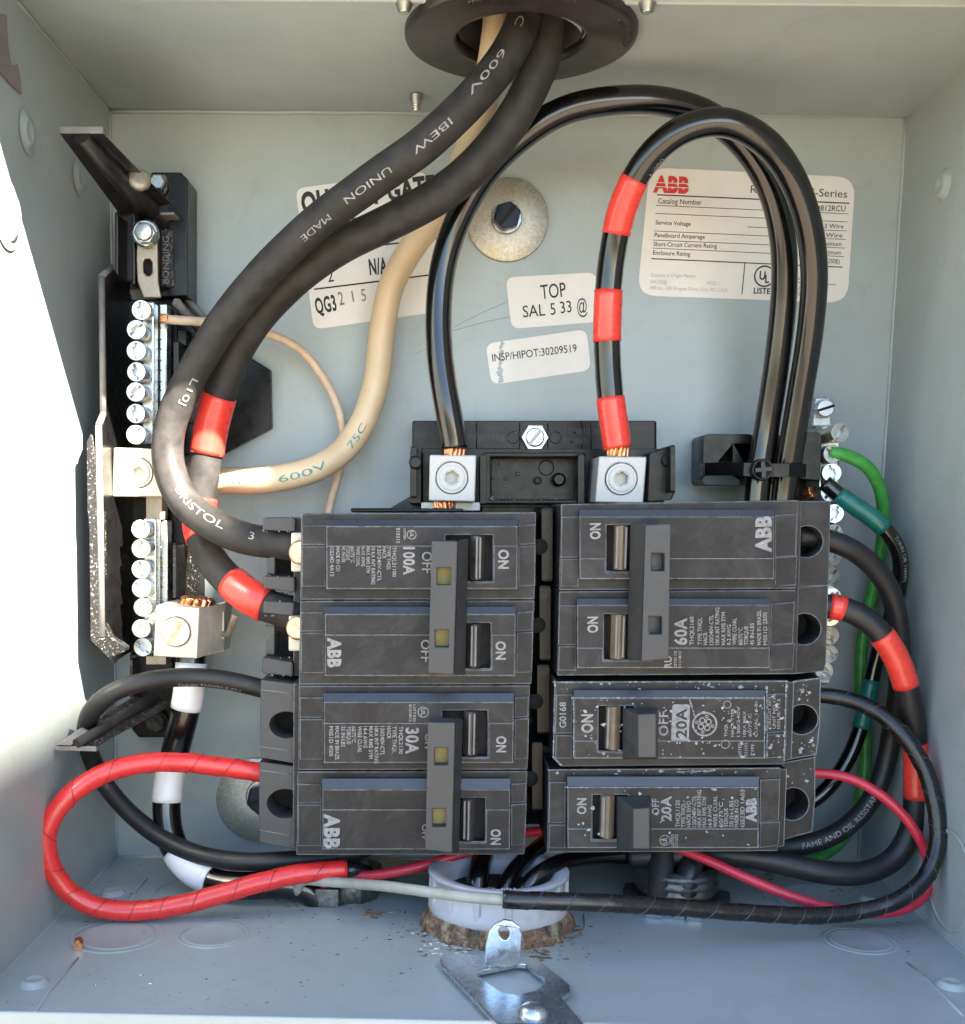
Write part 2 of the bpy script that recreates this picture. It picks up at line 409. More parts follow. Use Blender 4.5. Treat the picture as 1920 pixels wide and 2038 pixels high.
def cable_text(c, t, txt, a, b, h, mat, rev=False, phi=0.0, bold=0.0, name="lettering"):
    v, f = fine(*glyphs(txt, bold)); i, j = c.near(*a), c.near(*b); la, lb = c.L[i], c.L[j]
    x0, x1 = v[:, 0].min(), v[:, 0].max(); mb = MB(); vs = []; R = c.r*1.022
    hh = h/ppi(c.p[i])/.7
    for q in v:
        u = (q[0]-x0)/(x1-x0); l = la+(lb-la)*u; cc, T, N, U = c.at(l)
        sg = 1 if lb > la else -1
        ph = phi+sg*(q[1]-.35)*hh/R; vs.append(cc+(N*math.cos(ph)+U*math.sin(ph))*R)
    mb.add(vs, f); return obj(name, mb, mat, t)

# ================================================================== the place round the box
mb = MB(); mb.box((-160, -60, -6), (26, 110, -.32)); o = obj("house_wall", mb, "stucco"); o['kind'] = 'structure'
mb = MB(); mb.box((-200, -62, -8), (260, -60, 320)); o = obj("ground", mb, "concrete"); o['kind'] = 'structure'
# unseen wall added right of the box to keep the sun off the breakers
mb = MB(); mb.box((9.0, -60, -.3), (26, 110, 14.6)); o = obj("unseen_shade_wall", mb, "stucco"); o['kind'] = 'structure'
mb = MB(); mb.box((60, -60, 60), (74, 77.6, 92)); o = obj("unseen_shade_pillar", mb, "stucco"); o['kind'] = 'structure'  # unseen pillar added to fade the sun patch low on the left panel

# ================================================================== the enclosure
TL, TR, BL, BR = P(219, 222, 0), P(1803, 232, 0), P(232, 1705, 0), P(1708, 1716, 0)
ZT, ZB, TH = 3.42, 5.42, .06
YT = (TL[1]+TR[1])/2; YB = (BL[1]+BR[1])/2
enc = thing("metal_enclosure", "open grey enamelled steel service panel box on the wall, holding all the breakers and wires", "electrical box", ((TL[0]+TR[0])/2, YB, 0))
def quadslab(a, b, c, d, off):
    off = np.array(off); mb = MB(); mb.add([a, b, c, d, a+off, b+off, c+off, d+off],
        [(0, 1, 2, 3), (7, 6, 5, 4), (0, 4, 5, 1), (1, 5, 6, 2), (2, 6, 7, 3), (3, 7, 4, 0)]); return mb
Z = np.array((0, 0, 1.))
e = .002
obj("back_panel", quadslab(BL, BR, TR, TL, (0, 0, -TH)), "enamel_paint", enc)
obj("side_panel", quadslab(BL-Z*TH, TL-Z*TH, TL+Z*5.3, BL+Z*ZB, (-TH, 0, 0)), "enamel_paint", enc, label="left side panel, partly sunlit")
mb = MB(); xh = TL[0]+.02; mb.prism([(Px(x, y, xh)[1], Px(x, y, xh)[2]) for x, y in ((-30, 20), (14, 30), (17, 90), (24, 132), (36, 128), (42, 160), (44, 188), (20, 165), (-30, 105))], TL[0]+.002, xh, axis=0)
obj("hinge_strip", mb, "hinge_paint", enc, bevel=.006)
obj("side_panel", quadslab(BR-Z*TH, TR-Z*TH, TR+Z*5.3, BR+Z*ZB, (TH, 0, 0)), "enamel_paint", enc, label="right side panel in shade")
obj("bottom_panel", quadslab(BL-Z*TH-(TH+.004)*np.array((1, 0, 0)), BR-Z*TH+(TH+.004)*np.array((1, 0, 0)), BR+Z*ZB+(TH+.004)*np.array((1, 0, 0)), BL+Z*(ZB+.06)-(TH+.004)*np.array((1, 0, 0)), (0, -TH, 0)), "enamel_paint", enc)
# top panel with the hole for the hub ring
hc = Py(1036, 64, YT); hr = 231/ppi(hc); ic = Py(1027, 79, YT); ir = 127/ppi(ic)
mb = MB(); mb.prism([(TL[0]-TH-.004, -TH), (TR[0]+TH+.004, -TH), (TR[0]+TH+.004, ZT), (TL[0]-TH-.004, ZT)], YT+.002, YT+.062, holes=[circ((ic[0], ic[2]), ir*1.02, 40)], axis=1)
obj("top_panel", mb, "enamel_paint", enc)
lip = P(960, 11, ZT)[1]
mb = MB(); mb.box((TL[0]-TH, lip, ZT+.002), (TR[0]+TH, YT+.12, ZT+.07)); obj("top_flange", mb, "enamel_paint", enc, bevel=.02)
mb = MB(); mb.box((TL[0]-.7, YT+.12, ZT-.3), (TR[0]+.7, YT+.18, 5.6)); mb.box((TL[0]-.7, YT-.15, ZT+1.9), (TR[0]+.7, YT+.12, 5.6)) if False else None
obj("rain_hood", mb, "enamel_paint", enc)
mb = MB(); mb.box((BL[0]-.1, YB-.10, ZB+.062), (BR[0]+.1, YB+.05, ZB+.115)); obj("bottom_lip", mb, "enamel_paint", enc, bevel=.02)
# corner beads where the folded sheets meet
for a, b_ in ((TL, TR), (TL, BL), (TR, BR), (BL, BR)):
    mb = MB(); k = 24; pts = [a+(b_-a)*i/k+Z*.012+np.array((random.uniform(-.006, .006), random.uniform(-.006, .006), 0)) for i in range(k+1)]
    mb.tube(pts, .028, n=8); obj("corner_seam", mb, "enamel_paint", enc)
for a, dz in ((TL, ZT), (TR, ZT), (BL, ZB), (BR, ZB)):
    mb = MB(); k = 16; pts = [a+Z*dz*i/k+np.array((random.uniform(-.006, .006), random.uniform(-.006, .006), 0)) for i in range(k+1)]
    mb.tube(pts, .02, n=8); obj("corner_seam", mb, "enamel_paint", enc)
# knockouts and bosses pressed into the bottom
def FL(px, py):                        # point on the (slightly out of level) bottom panel
    n = np.cross(BR-BL, Z); d = ray(px, py); return CPOS+d*(n.dot(BL-CPOS)/n.dot(d))
def floor_ring(x, y, rx, name="knockout", r2=.80, hgt=.009):
    c = FL(x, y); r = rx/ppi(c)
    mb = MB(); mb.lathe([(r+.02, 0), (r+.01, hgt), (r-.02, hgt), (r-.035, .003)], c, (0, 1, 0), n=48, cap=False)
    if r2: mb.lathe([(r*r2+.02, .002), (r*r2, hgt*1.3), (r*r2-.03, hgt), (r*r2-.05, .004), (0.001, .004)], c, (0, 1, 0), n=48, cap=False)
    return obj(name, mb, "enamel_paint", enc)
floor_ring(234, 1862, 90); floor_ring(425, 1860, 70, r2=.86); floor_ring(1712, 1872, 70, r2=.84); floor_ring(1640, 1790, 115, r2=.8)
floor_ring(390, 1775, 85, r2=.8)
for x, y in ((68, 1958), (1893, 1962), (225, 1778), (1735, 1790)):
    c = FL(x, y); mb = MB(); mb.lathe([(.17, 0), (.13, .05), (.10, .065), (.075, .05), (.0005, .045)], c, (0, 1, 0), n=32, cap=False)
    obj("boss", mb, "enamel_paint", enc)
def crease(pts, name="sheet_crease"):
    q = [FL(x, y) for x, y in pts]; mb = MB(); mb.tube([a+np.array((0, .002, 0)) for a in q], .016, n=6); obj(name, mb, "enamel_paint", enc)
crease([(155, 1907), (128, 1940), (98, 1975), (70, 2015)]); crease([(1806, 1917), (1845, 1950), (1880, 1985), (1916, 2022)])
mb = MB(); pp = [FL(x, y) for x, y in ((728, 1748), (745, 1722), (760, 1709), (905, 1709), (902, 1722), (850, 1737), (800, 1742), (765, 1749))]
mb.prism([(p[0], p[2]) for p in pp], YB, YB+.006, axis=1); mb.v = [(v[0], v[1]-YB+FL(800, 1725)[1]+.002, v[2]) for v in mb.v]; obj("cream_patch", mb, "cream_speckled", enc)  # thin pale cream speckled patch laid on the rear floor
crease([(255, 1800), (270, 1775), (292, 1750)])
for x, y, xx in ((1880, 368, TR[0]), (55, 262, TL[0]), (158, 352, TL[0]), (15, 425, TL[0])):
    c = Px(x, y, xx); mb = MB(); s_ = -1 if xx > 0 else 1
    k = .2 if x == 15 else .13
    q = 1 if x in (15, 1880) else .45
    mb.lathe([(k*1.9, 0), (k*1.4, .015*q), (k*1.1, .07*q), (k*.8, .085*q), (k*.5, .05*q), (.0005, .045*q)], c, (s_, 0, 0), n=32, cap=False)
    obj("boss", mb, "enamel_paint", enc)
c = Px(1888, 1752, BR[0]); mb = MB(); mb.lathe([(.62, 0), (.61, .016), (.58, .016), (.565, .002)], (BR[0], c[1], c[2]), (-1, 0, 0), n=48, cap=False); obj("knockout", mb, "enamel_paint", enc)
# screw points poking through the top
def screw_tip(x, y, label, ln=.22, ztip=None):
    c = Py(x, y, YT); t = thing("sheet_metal_screw", label, "screw", c, "screw points through the top panel")
    mb = MB(); pts = [c-np.array((0, .01+ln*i/26, 0)) for i in range(27)]
    r = [.085*(1-.35*i/26)*(1+.18*math.sin(i*2.1)) for i in range(27)]; r[-1] = .012; r[-2] = .035
    mb.tube(pts, r, n=14); obj("threaded_shank", mb, "zinc_screw", t)
screw_tip(828, 188, "small zinc screw point hanging from the top panel beside the black ring")
screw_tip(804, 5, "zinc screw point at the top edge of the photo, left of the black ring", .10)
screw_tip(1288, 5, "zinc screw point at the top edge of the photo, right of the black ring", .10)

# white conduits under the box
for i, (x0, x1, mat, lab, zz) in enumerate(((548, 703, "conduit_white", "white plastic conduit below the box, left of centre", .9), (838, 1165, "conduit_white", "wide white plastic conduit below the box at the centre", 2.3), (1300, 1425, "stucco", "grey conduit below the box, right of centre", 2.3))):
    a = P(x0, 2038, zz); b_ = P(x1, 2038, zz); r = (b_[0]-a[0])/2; c = (a+b_)/2
    t = thing("conduit", lab, "conduit", (c[0], -60, zz)); mb = MB(); mb.lathe([(r, 0), (r, 60+YB-TH-.2), (r*1.12, 60+YB-TH-.2), (r*1.12, 60+YB-TH)], (c[0], -60, zz), (0, 1, 0), n=32)
    obj("pipe", mb, mat, t)

# ================================================================== black closing ring and its hole
t = thing("hub_ring", "big round black ring under the top panel where the feeder cables come in", "closing ring", hc)
mb = MB(); yy = YT
mb.lathe([(ir*1.0, -.5), (ir*1.0, .02), (ir*1.02, .10), (ir*1.07, .10), (ir*1.10, .075), (hr*.95, .105), (hr*.99, .08), (hr, .045), (hr, 0)], (hc[0], yy, hc[2]), (0, -1, 0), n=72, cap=False)
obj("flange", mb, "ring_rubber", t)
mb = MB(); mb.lathe([(ir*.985, -1.4), (ir*.985, 0.0), (ir*.93, .0), (ir*.93, -1.4)], (hc[0], yy, hc[2]), (0, -1, 0), n=56, cap=False); obj("threaded_sleeve", mb, "ring_rubber", t)
mb = MB(); mb.lathe([(ir*1.0, -1.42), (0.001, -1.42)], (hc[0], yy, hc[2]), (0, -1, 0), n=40, cap=False); obj("dark_bore", mb, "knockout_void", t)
mb = MB()
for a, r_ in ((100, .86), (112, .87), (64, .88), (20, .9), (8, .93), (-4, .92)):
    for k in range(5):
        q = math.radians(a+k*2.2); mb.lathe([(.035, 0), (.02, .02), (.001, .024)], (hc[0]+hr*r_*math.cos(q), yy-.10, hc[2]+hr*r_*math.sin(q)), (0, -1, 0), n=7, cap=False)
obj("casting_marks", mb, "ring_rubber", t)

# ================================================================== labels on the back panel
def sticker(name, label, corners, rr=.13, mat="label_paper"):
    q = pxpoly(corners, .01); t = thing(name, label, "label", (*np.mean(q, 0), 0))
    mb = MB(); mb.prism(rquad(q, rr), .001, .009); obj("paper", mb, mat, t); return t
ZL = .009
t = sticker("quality_label", "white inspection sticker reading QUALITY GATE behind the black feeder cables", [(588, 375), (848, 341), (888, 618), (624, 656)])
mb = MB(); text_px(mb, "QUALITY GATE", (602, 424), (868, 388), 38, ZL, .045); text_px(mb, "E1", (622, 500), (654, 480), 30, ZL, .04)
text_px(mb, "N/A", (736, 547), (772, 543), 30, ZL, .03); text_px(mb, "QG3", (630, 625), (671, 617), 30, ZL, .03); text_px(mb, "2", (653, 562), (665, 560), 24, ZL)
obj("printed_text", mb, "black_print", t)
mb = MB(); text_px(mb, "2", (676, 608), (686, 606), 26, ZL, .01); text_px(mb, "1", (702, 601), (708, 600), 22, ZL); text_px(mb, "5", (720, 600), (729, 599), 24, ZL); obj("printed_text", mb, "grey_print", t, label="thinly stamped 2 1 5")
mb = MB()
for a, b_ in (((612, 448), (862, 414)), ((617, 505), (868, 475)), ((625, 576), (875, 545))): strip(mb, a, b_, 3, ZL)
obj("printed_rules", mb, "black_print", t)

t = sticker("top_label", "white sticker with the words TOP and SAL 5 33 @ below the upper washer", [(1006, 552), (1186, 542), (1196, 640), (1018, 655)])
mb = MB(); text_px(mb, "TOP", (1077, 596), (1127, 590), 28, ZL, .004); text_px(mb, "SAL", (1041, 632), (1085, 628), 23, ZL, .002); text_px(mb, "5", (1096, 627), (1106, 626), 23, ZL, .002)
text_px(mb, "33", (1116, 624), (1138, 621), 23, ZL, .002); text_px(mb, "@", (1149, 624), (1169, 622), 28, ZL, .002); obj("printed_text", mb, "black_print", t)

t = sticker("hipot_label", "small torn white sticker with a test number, second below the upper washer", [(966, 684), (1167, 655), (1176, 737), (978, 766)])
mb = MB(); text_px(mb, "INSP/HIPOT:30209519", (980, 720), (1148, 700), 15, ZL, .003); obj("printed_text", mb, "black_print", t)
mb = MB()
for k in range(22):
    y = 676+k*4.1; x = 998-k*.15+random.uniform(-3, 3); mb.prism([tuple(P(x+random.uniform(0, 8)*math.cos(a), y+4.5*math.sin(a), .011)[:2]) for a in (0, 1, 2.1, 3.1, 4.2, 5.2)], .009, .0115+.0003*(k % 5))
obj("torn_strip", mb, "enamel_paint", t)

t = sticker("rating_label", "large white catalog label with red lettering behind the looped cables at upper right", [(1293, 333), (1702, 353), (1686, 603), (1268, 588)], .26)
mb = MB(); text_px(mb, "ABB", (1299, 381), (1370, 384), 29, ZL, .06); obj("logo", mb, "red_print", t)
mb = MB(); 
for y in (0.33, .62): strip(mb, (1296, 381-29*y), (1374, 384-29*y), 1.5, ZL+.003)
obj("logo_gaps", mb, "label_paper", t)
mb = MB()
L_ = lambda s, x0, y0, x1, y1, h, b_=0.0: text_px(mb, s, (x0, y0), (x1, y1), h, ZL, b_)
L_("ReliaGear RE-Series", 1493, 384, 1685, 394, 15); L_("Catalog Number", 1309, 405, 1396, 408, 10, .004)
L_("TLM/TQ812RCU", 1580, 419, 1682, 421, 11, .004); L_("Service Voltage", 1304, 447, 1374, 450, 8.5, .005); L_("120/240V 1 Phase 3 Wire", 1540, 452, 1678, 455, 8.5, .005)
L_("1 Phase 3 Wire", 1580, 470, 1676, 473, 8.5, .005); L_("Panelboard Amperage", 1302, 472, 1402, 476, 8.5, .005); L_("Short-Circuit Current Rating", 1300, 490, 1426, 494, 8.5, .005)
L_("125A Maximum", 1600, 488, 1674, 490, 8.5, .005); L_("22kA Maximum", 1600, 505, 1672, 507, 8.5, .005); L_("Enclosure Rating", 1299, 507, 1373, 510, 8.5, .005); L_("Type 3R (E250E)", 1600, 521, 1670, 525, 8.5, .005)
L_("LISTED", 1499, 584, 1542, 586, 11, .03); L_("U", 1510, 556, 1522, 557, 16, .03); L_("L", 1522, 563, 1530, 563, 15, .03)
L_("P", 1586, 560, 1591, 560, 7); L_("U", 1586, 577, 1591, 577, 7); L_("G", 1586, 588, 1591, 588, 7)
c = P(1521, 550, .01); annulus(mb, c[:2], 18/ppi(c), 21/ppi(c), ZL)
obj("printed_text", mb, "black_print", t)
mb = MB(); strip(mb, (1307, 388), (1690, 405), 2.2, ZL)
for a, b_, w in (((1305, 409), (1688, 426), 1.1), ((1304, 425), (1686, 442), 1.1), ((1487, 452), (1684, 460), 1.1), ((1301, 460), (1683, 477), 1.1), ((1299, 478), (1681, 494), 1.1), ((1298, 494), (1679, 511), 1.1), ((1296, 515), (1676, 532), 2), ((1482, 524), (1476, 586), 1.8), ((1586, 562), (1663, 567), 1.1)):
    strip(mb, a, b_, w, ZL)
obj("printed_rules", mb, "black_print", t)
mb = MB(); L_("Country of Origin: Mexico", 1295, 551, 1384, 553, 7); L_("SAL533@", 1294, 564, 1327, 565, 7); L_("MOD 1", 1407, 567, 1430, 568, 7); L_("ABB Inc., 305 Gregson Drive, Cary, NC, U.S.A.", 1292, 576, 1448, 581, 7)
obj("printed_text", mb, "faint_print", t, label="faded small print")

t_ = enc
mb = MB()
for a, b_ in (((905, 650), (1010, 600)), ((1010, 600), (1075, 560)), ((825, 705), (852, 694)), ((865, 668), (1040, 625)), ((1020, 470), (1045, 520)), ((1180, 160), (1110, 185))):
    mb.tube([P(*a, .004), P((a[0]+b_[0])/2+2, (a[1]+b_[1])/2-3, .004), P(*b_, .004)], .0018, n=4)
obj("fine_scratch", mb, "locknut_steel", enc, kind="stuff")
# ================================================================== washers and their bolts
def washer(label, x, y, r, bolt, bx, by, br, slot_ang, ztop=.1):
    c = P(x, y, .06); R = r/ppi(c); t = thing("fender_washer", label, "washer", (c[0], c[1], 0)); b_ = P(bx, by, .2)
    mb = MB(); mb.lathe([(R*.3, .0), (R, .0), (R, .055), (R*.985, .065), (R*.3, .045)], (c[0], c[1], .002), n=64, cap=False); obj("disc", mb, "galvanised_washer", t)
    rb = br/ppi(b_); mb = MB(); mb.lathe([(rb*1.2, 0), (rb*1.2, .03), (rb*1.12, .05)], (b_[0], b_[1], .06), n=32); obj("bolt_collar", mb, "zinc", t)
    mb = MB(); hexg = circ(b_, rb*1.08, 6, .3); mb.prism(hexg, .08, .26); hd = obj("bolt_head", mb, bolt, t, bevel=.02)
    u = np.array((math.cos(slot_ang), math.sin(slot_ang), 0)); w = np.array((-u[1], u[0], 0)); mb = MB()
    q = [b_-u*rb*.9-w*.028, b_+u*rb*.9-w*.028, b_+u*rb*.9+w*.028, b_-u*rb*.9+w*.028]
    mb.prism([p[:2] for p in q], .255, .264); obj("slot", mb, "knockout_void", hd)
washer("galvanised fender washer with dark slotted bolt on the upper back panel", 1010, 437, 81, "blue_bolt", 1009, 430, 26, math.radians(50))
washer("stained galvanised washer with a blue bolt, half hidden behind the left lower breaker", 515, 1592, 85, "blue_bolt", 522, 1590, 30, math.radians(20))

# ================================================================== feeder cables from the ring
def strands(t, c, ax, rad, ln, n, mat="copper", lay=.06, name="copper_strands"):
    """a bundle of stranded copper: separate thin wires, joined into one part"""
    mb = MB(); ax = np.array(ax, float); ax /= np.linalg.norm(ax); u = np.cross(ax, (0, 0, 1.)) if abs(ax[2]) < .9 else np.array((1., 0, 0)); u /= np.linalg.norm(u); w = np.cross(ax, u)
    sr = rad/3.0
    for ring, m_ in ((0, 1), (.36, 6), (.72, 12)):
        for k in range(m_):
            a = 2*math.pi*k/m_+random.uniform(-.12, .12); q = []
            for i in range(5):
                aa = a+lay*i; rr = ring*rad*random.uniform(.94, 1.08); q.append(np.array(c)+ax*(ln*i/4)+u*math.cos(aa)*rr+w*math.sin(aa)*rr)
            mb.tube(q, sr*.62, n=7)
    return obj(name, mb, mat, t)
th = lambda L, t: 1+.012*math.sin(L*2.3+1.3)+.006*math.sin(L*7.1+t)
A, tA = cable_thing("feeder_cable", "thick black feeder cable with white print sweeping from the ring to the upper left breaker",
    [(1052, -70, 2.75), (1048, 20, 2.75), (1012, 105, 2.9), (950, 185, 3.0), (850, 282, 2.95), (735, 365, 2.8), (620, 452, 2.55), (520, 550, 2.25), (440, 650, 1.95), (375, 760, 1.72), (338, 850, 1.62), (336, 930, 1.66), (368, 1000, 1.78), (425, 1045, 1.95), (490, 1072, 2.02), (560, 1082, 2.02), (600, 1086, 2.02)], 66, "thermo_black", group="black feeder cables", rf=th)
cable_text(A, tA, "C", (1022, 55), (1018, 68), 16, "white_print", phi=-.1)
cable_text(A, tA, "600V", (990, 118), (938, 205), 14, "white_print", phi=-.1)
cable_text(A, tA, "IBEW", (886, 240), (820, 300), 14, "white_print", phi=.25)
cable_text(A, tA, "UNION", (780, 330), (690, 398), 14, "white_print", phi=.3)
cable_text(A, tA, "MADE", (662, 415), (600, 465), 13, "white_print", phi=.45)
cable_text(A, tA, "L10J", (392, 745), (368, 800), 13, "white_print", phi=.55)
cable_text(A, tA, "BRISTOL", (352, 985), (452, 1058), 15, "white_print", phi=.35)
cable_text(A, tA, "3", (496, 1073), (506, 1076), 15, "white_print", phi=.3)
Bc, tB = cable_thing("feeder_cable", "thick black feeder cable with three red bands, running below and behind the printed one",
    [(1100, -70, 2.6), (1096, 20, 2.6), (1078, 120, 2.6), (1040, 205, 2.6), (970, 305, 2.5), (880, 385, 2.35), (780, 440, 2.2), (665, 498, 2.0), (565, 575, 1.75), (490, 665, 1.5), (445, 760, 1.3), (420, 850, 1.2), (405, 940, 1.18), (395, 1020, 1.2), (408, 1090, 1.4), (450, 1150, 1.75), (510, 1195, 2.0), (560, 1215, 2.05), (598, 1222, 2.05)], 66, "thermo_black", group="black feeder cables", rf=th)
band(Bc, tB, (437, 790), (412, 900), "red_tape"); band(Bc, tB, (402, 988), (400, 1078), "red_tape"); band(Bc, tB, (458, 1160), (535, 1205), "red_tape")
Nn, tN = cable_thing("neutral_cable", "thick cream feeder cable curving behind the black ones to the neutral lug",
    [(985, -70, 2.4), (992, 20, 2.4), (985, 90, 2.4), (968, 180, 2.0), (950, 250, 1.6), (915, 340, 1.1), (872, 420, .8), (815, 500, .6), (778, 570, .5), (760, 660, .45), (748, 760, .5), (722, 840, .6), (680, 900, .75), (615, 938, .95), (530, 955, .95), (440, 957, .74), (360, 953, .78), (300, 948, 1.1)], 52, "beige_insulation", rf=th)
cable_text(Nn, tN, "THW", (440, 958), (500, 957), 15, "teal_print", phi=0)
cable_text(Nn, tN, "600V", (558, 950), (640, 922), 14, "teal_print", phi=.1)
cable_text(Nn, tN, "75C", (682, 888), (716, 850), 14, "teal_print", phi=.25)
Tn, tTn = cable_thing("bonding_wire", "thin cream wire looping from the top of the neutral bar down behind the feeder cables",
    [(322, 634, 1.1), (345, 637, 1.1), (400, 640, 1.0), (470, 648, .8), (545, 668, .55), (600, 698, .4), (645, 755, .3), (675, 820, .3), (683, 880, .35), (675, 940, .4), (660, 990, .4), (650, 1045, .4)], 17, "beige_thin", cat="wire")
strands(tTn, P(318, 634, 1.1), (1, 0, 0), .07, .12, 7)

# glossy black cables from the main lugs
lobes = lambda L, t: 1+.028*math.cos(3*t+L*.25+.6)+.012*math.cos(7*t-L*.3)
C1, tC1 = cable_thing("line_cable", "glossy black cable arching from the left aluminium main lug over to the clamp",
    [(905, 893, 1.88), (904, 880, 1.88), (893, 820, 1.9), (877, 720, 1.85), (873, 620, 1.8), (884, 520, 1.8), (915, 430, 1.85), (965, 345, 1.95), (1035, 275, 2.05), (1120, 222, 2.1), (1220, 201, 2.1), (1320, 203, 2.0), (1410, 232, 1.85), (1480, 290, 1.7), (1530, 370, 1.6), (1556, 470, 1.5), (1559, 580, 1.4), (1545, 720, 1.3), (1525, 850, 1.2), (1508, 960, 1.2), (1500, 1060, 1.2)], 55, "shiny_black", group="glossy black line cables", rf=lobes)
strands(tC1, P(885, 996, 1.7), (.05, 1, 0), .15, -.12, 19); strands(tC1, P(905, 912, 1.85), (0, 1, 0), .15, .14, 19)
D1, tD1 = cable_thing("line_cable", "glossy black cable with three red bands arching from the right main lug to the clamp",
    [(1229, 892, 1.88), (1227, 878, 1.88), (1216, 800, 1.9), (1209, 700, 1.9), (1210, 600, 1.95), (1220, 500, 2.0), (1244, 400, 2.15), (1290, 315, 2.35), (1360, 258, 2.5), (1440, 244, 2.5), (1515, 278, 2.4), (1570, 345, 2.2), (1606, 440, 2.0), (1619, 540, 1.8), (1612, 650, 1.6), (1592, 780, 1.45), (1572, 900, 1.35), (1560, 980, 1.3), (1552, 1060, 1.3)], 56, "shiny_black", group="glossy black line cables", rf=lobes)
band(D1, tD1, (1258, 350), (1224, 466), "red_tape", 1.06); band(D1, tD1, (1212, 574), (1210, 684), "red_tape", 1.06); band(D1, tD1, (1214, 788), (1229, 890), "red_tape", 1.08)
cable_text(D1, tD1, "CU XLPE USE-2", (1222, 480), (1211, 568), 7, "white_print", phi=-1.15)
cable_text(D1, tD1, "BONE-TEMP 90", (1209, 690), (1213, 780), 7, "white_print", phi=-1.15)
cable_text(D1, tD1, "VW-1", (1300, 296), (1272, 332), 7, "white_print", phi=-.95)
strands(tD1, P(1229, 914, 1.85), (0, 1, 0), .155, .18, 19)

# ------------------------------------------------------------------ wires at the left
lw = "matte_black_wire"
L1, tL1 = cable_thing("branch_wire", "black wire leaving the 30A breaker, turning back under the left lower arm",
    [(575, 1385, 1.9), (520, 1370, 1.9), (440, 1352, 2.0), (360, 1348, 2.15), (290, 1356, 2.35), (230, 1375, 2.45), (188, 1408, 2.4), (172, 1450, 2.1), (180, 1500, 1.7), (205, 1555, 1.5), (255, 1615, 1.6), (325, 1670, 1.75), (400, 1702, 1.9), (480, 1714, 2.0), (570, 1712, 2.0), (660, 1705, 1.9), (725, 1690, 1.7), (760, 1650, 1.4)], 36, lw, cat="wire", rf=th)
cable_text(L1, tL1, "THHN THWN-2 CU", (345, 1352), (478, 1366), 8, "white_print", phi=.75)
L2, tL2 = cable_thing("taped_wire", "wire wrapped in red tape making the big loop at the lower left",
    [(575, 1552, 1.9), (515, 1537, 1.95), (440, 1526, 2.05), (360, 1517, 2.2), (280, 1520, 2.4), (205, 1540, 2.6), (141, 1580, 2.8), (99, 1635, 2.9), (91, 1690, 2.9), (116, 1751, 2.85), (168, 1796, 2.8), (240, 1813, 2.75), (330, 1806, 2.7), (420, 1785, 2.6), (510, 1758, 2.5), (600, 1738, 2.4), (690, 1730, 2.3)], 39, "red_wrap", cat="wire", rf=wrap_rf(.46, .07), n=28)
def tape_edge(c, t, pitch, amp, mat, a=0, b=None):
    mb = MB(); b = c.L[-1] if b is None else b; n = int((b-a)/pitch*22)
    pts = []
    for i in range(n):
        l = a+(b-a)*i/n; cc, T, N, U = c.at(l); ph = -2*math.pi*(l/pitch+.30*math.sin(l*1.3)+.08*math.sin(l*4.7))
        pts.append(cc+(N*math.cos(ph)-U*math.sin(ph))*c.r*(1+amp*.93))
    mb.tube(pts, .0055, n=5); obj("tape_edge", mb, mat, t)
tape_edge(L2, tL2, .46, .07, "dark_red_edge")
mb = MB(); mb.tube([P(684, 1731, 2.3), P(706, 1730, 2.25), P(722, 1733, 2.2), P(738, 1730, 2.15)], [L2.r*.95, L2.r*.8, L2.r*.7, L2.r*.45], n=14); obj("taped_end", mb, "black_tape", tL2)
L3, tL3 = cable_thing("neutral_load_cable", "black cable with white marking bands below the lower neutral lug",
    [(382, 1290, 1.5), (379, 1340, 1.55), (370, 1410, 1.55), (354, 1475, 1.5), (338, 1540, 1.45), (331, 1605, 1.5), (340, 1670, 1.6), (372, 1722, 1.75), (420, 1752, 1.9), (480, 1762, 2.0), (560, 1760, 2.0), (620, 1775, 1.95), (640, 1850, 1.9)], 56, "shiny_black")
band(L3, tL3, (379, 1318), (370, 1408), "white_tape", 1.08); band(L3, tL3, (346, 1506), (332, 1598), "white_tape", 1.06); band(L3, tL3, (352, 1698), (418, 1752), "white_tape", 1.08)
strands(tL3, P(392, 1208, 1.45), (.1, 1, .0), .25, .12, 19); 

# ------------------------------------------------------------------ wires at the right
R1, tR1 = cable_thing("branch_wire", "thick black wire with white print from the upper 60A terminal",
    [(1585, 1068, 2.1), (1625, 1070, 2.1), (1680, 1086, 2.1), (1730, 1120, 2.0), (1768, 1170, 1.9), (1786, 1235, 1.8), (1790, 1310, 1.7), (1786, 1390, 1.5), (1772, 1470, 1.3), (1755, 1545, 1.3), (1720, 1610, 1.35), (1665, 1658, 1.45), (1600, 1682, 1.5), (1530, 1688, 1.5), (1440, 1692, 1.4)], 40, lw, cat="wire", group="thick wires from the 60A breaker", rf=th)
cable_text(R1, tR1, "FAME AND OIL RESISTANT", (1590, 1684), (1742, 1570), 11, "white_print", phi=-.25)
R2, tR2 = cable_thing("branch_wire", "thick black wire with three red bands from the lower 60A terminal",
    [(1600, 1206, 2.15), (1640, 1205, 2.15), (1690, 1215, 2.2), (1740, 1247, 2.25), (1778, 1300, 2.25), (1803, 1365, 2.2), (1817, 1440, 2.1), (1822, 1520, 2.0), (1822, 1590, 2.0), (1812, 1655, 2.05), (1778, 1710, 2.1), (1715, 1738, 2.2), (1640, 1736, 2.25), (1560, 1718, 2.2), (1480, 1704, 2.1), (1380, 1702, 1.9), (1250, 1706, 1.8)], 46, lw, cat="wire", group="thick wires from the 60A breaker", rf=th)
band(R2, tR2, (1649, 1206), (1675, 1211), "red_tape", 1.06); band(R2, tR2, (1756, 1268), (1803, 1364), "red_tape", 1.06); band(R2, tR2, (1819, 1475), (1822, 1587), "red_tape", 1.05)
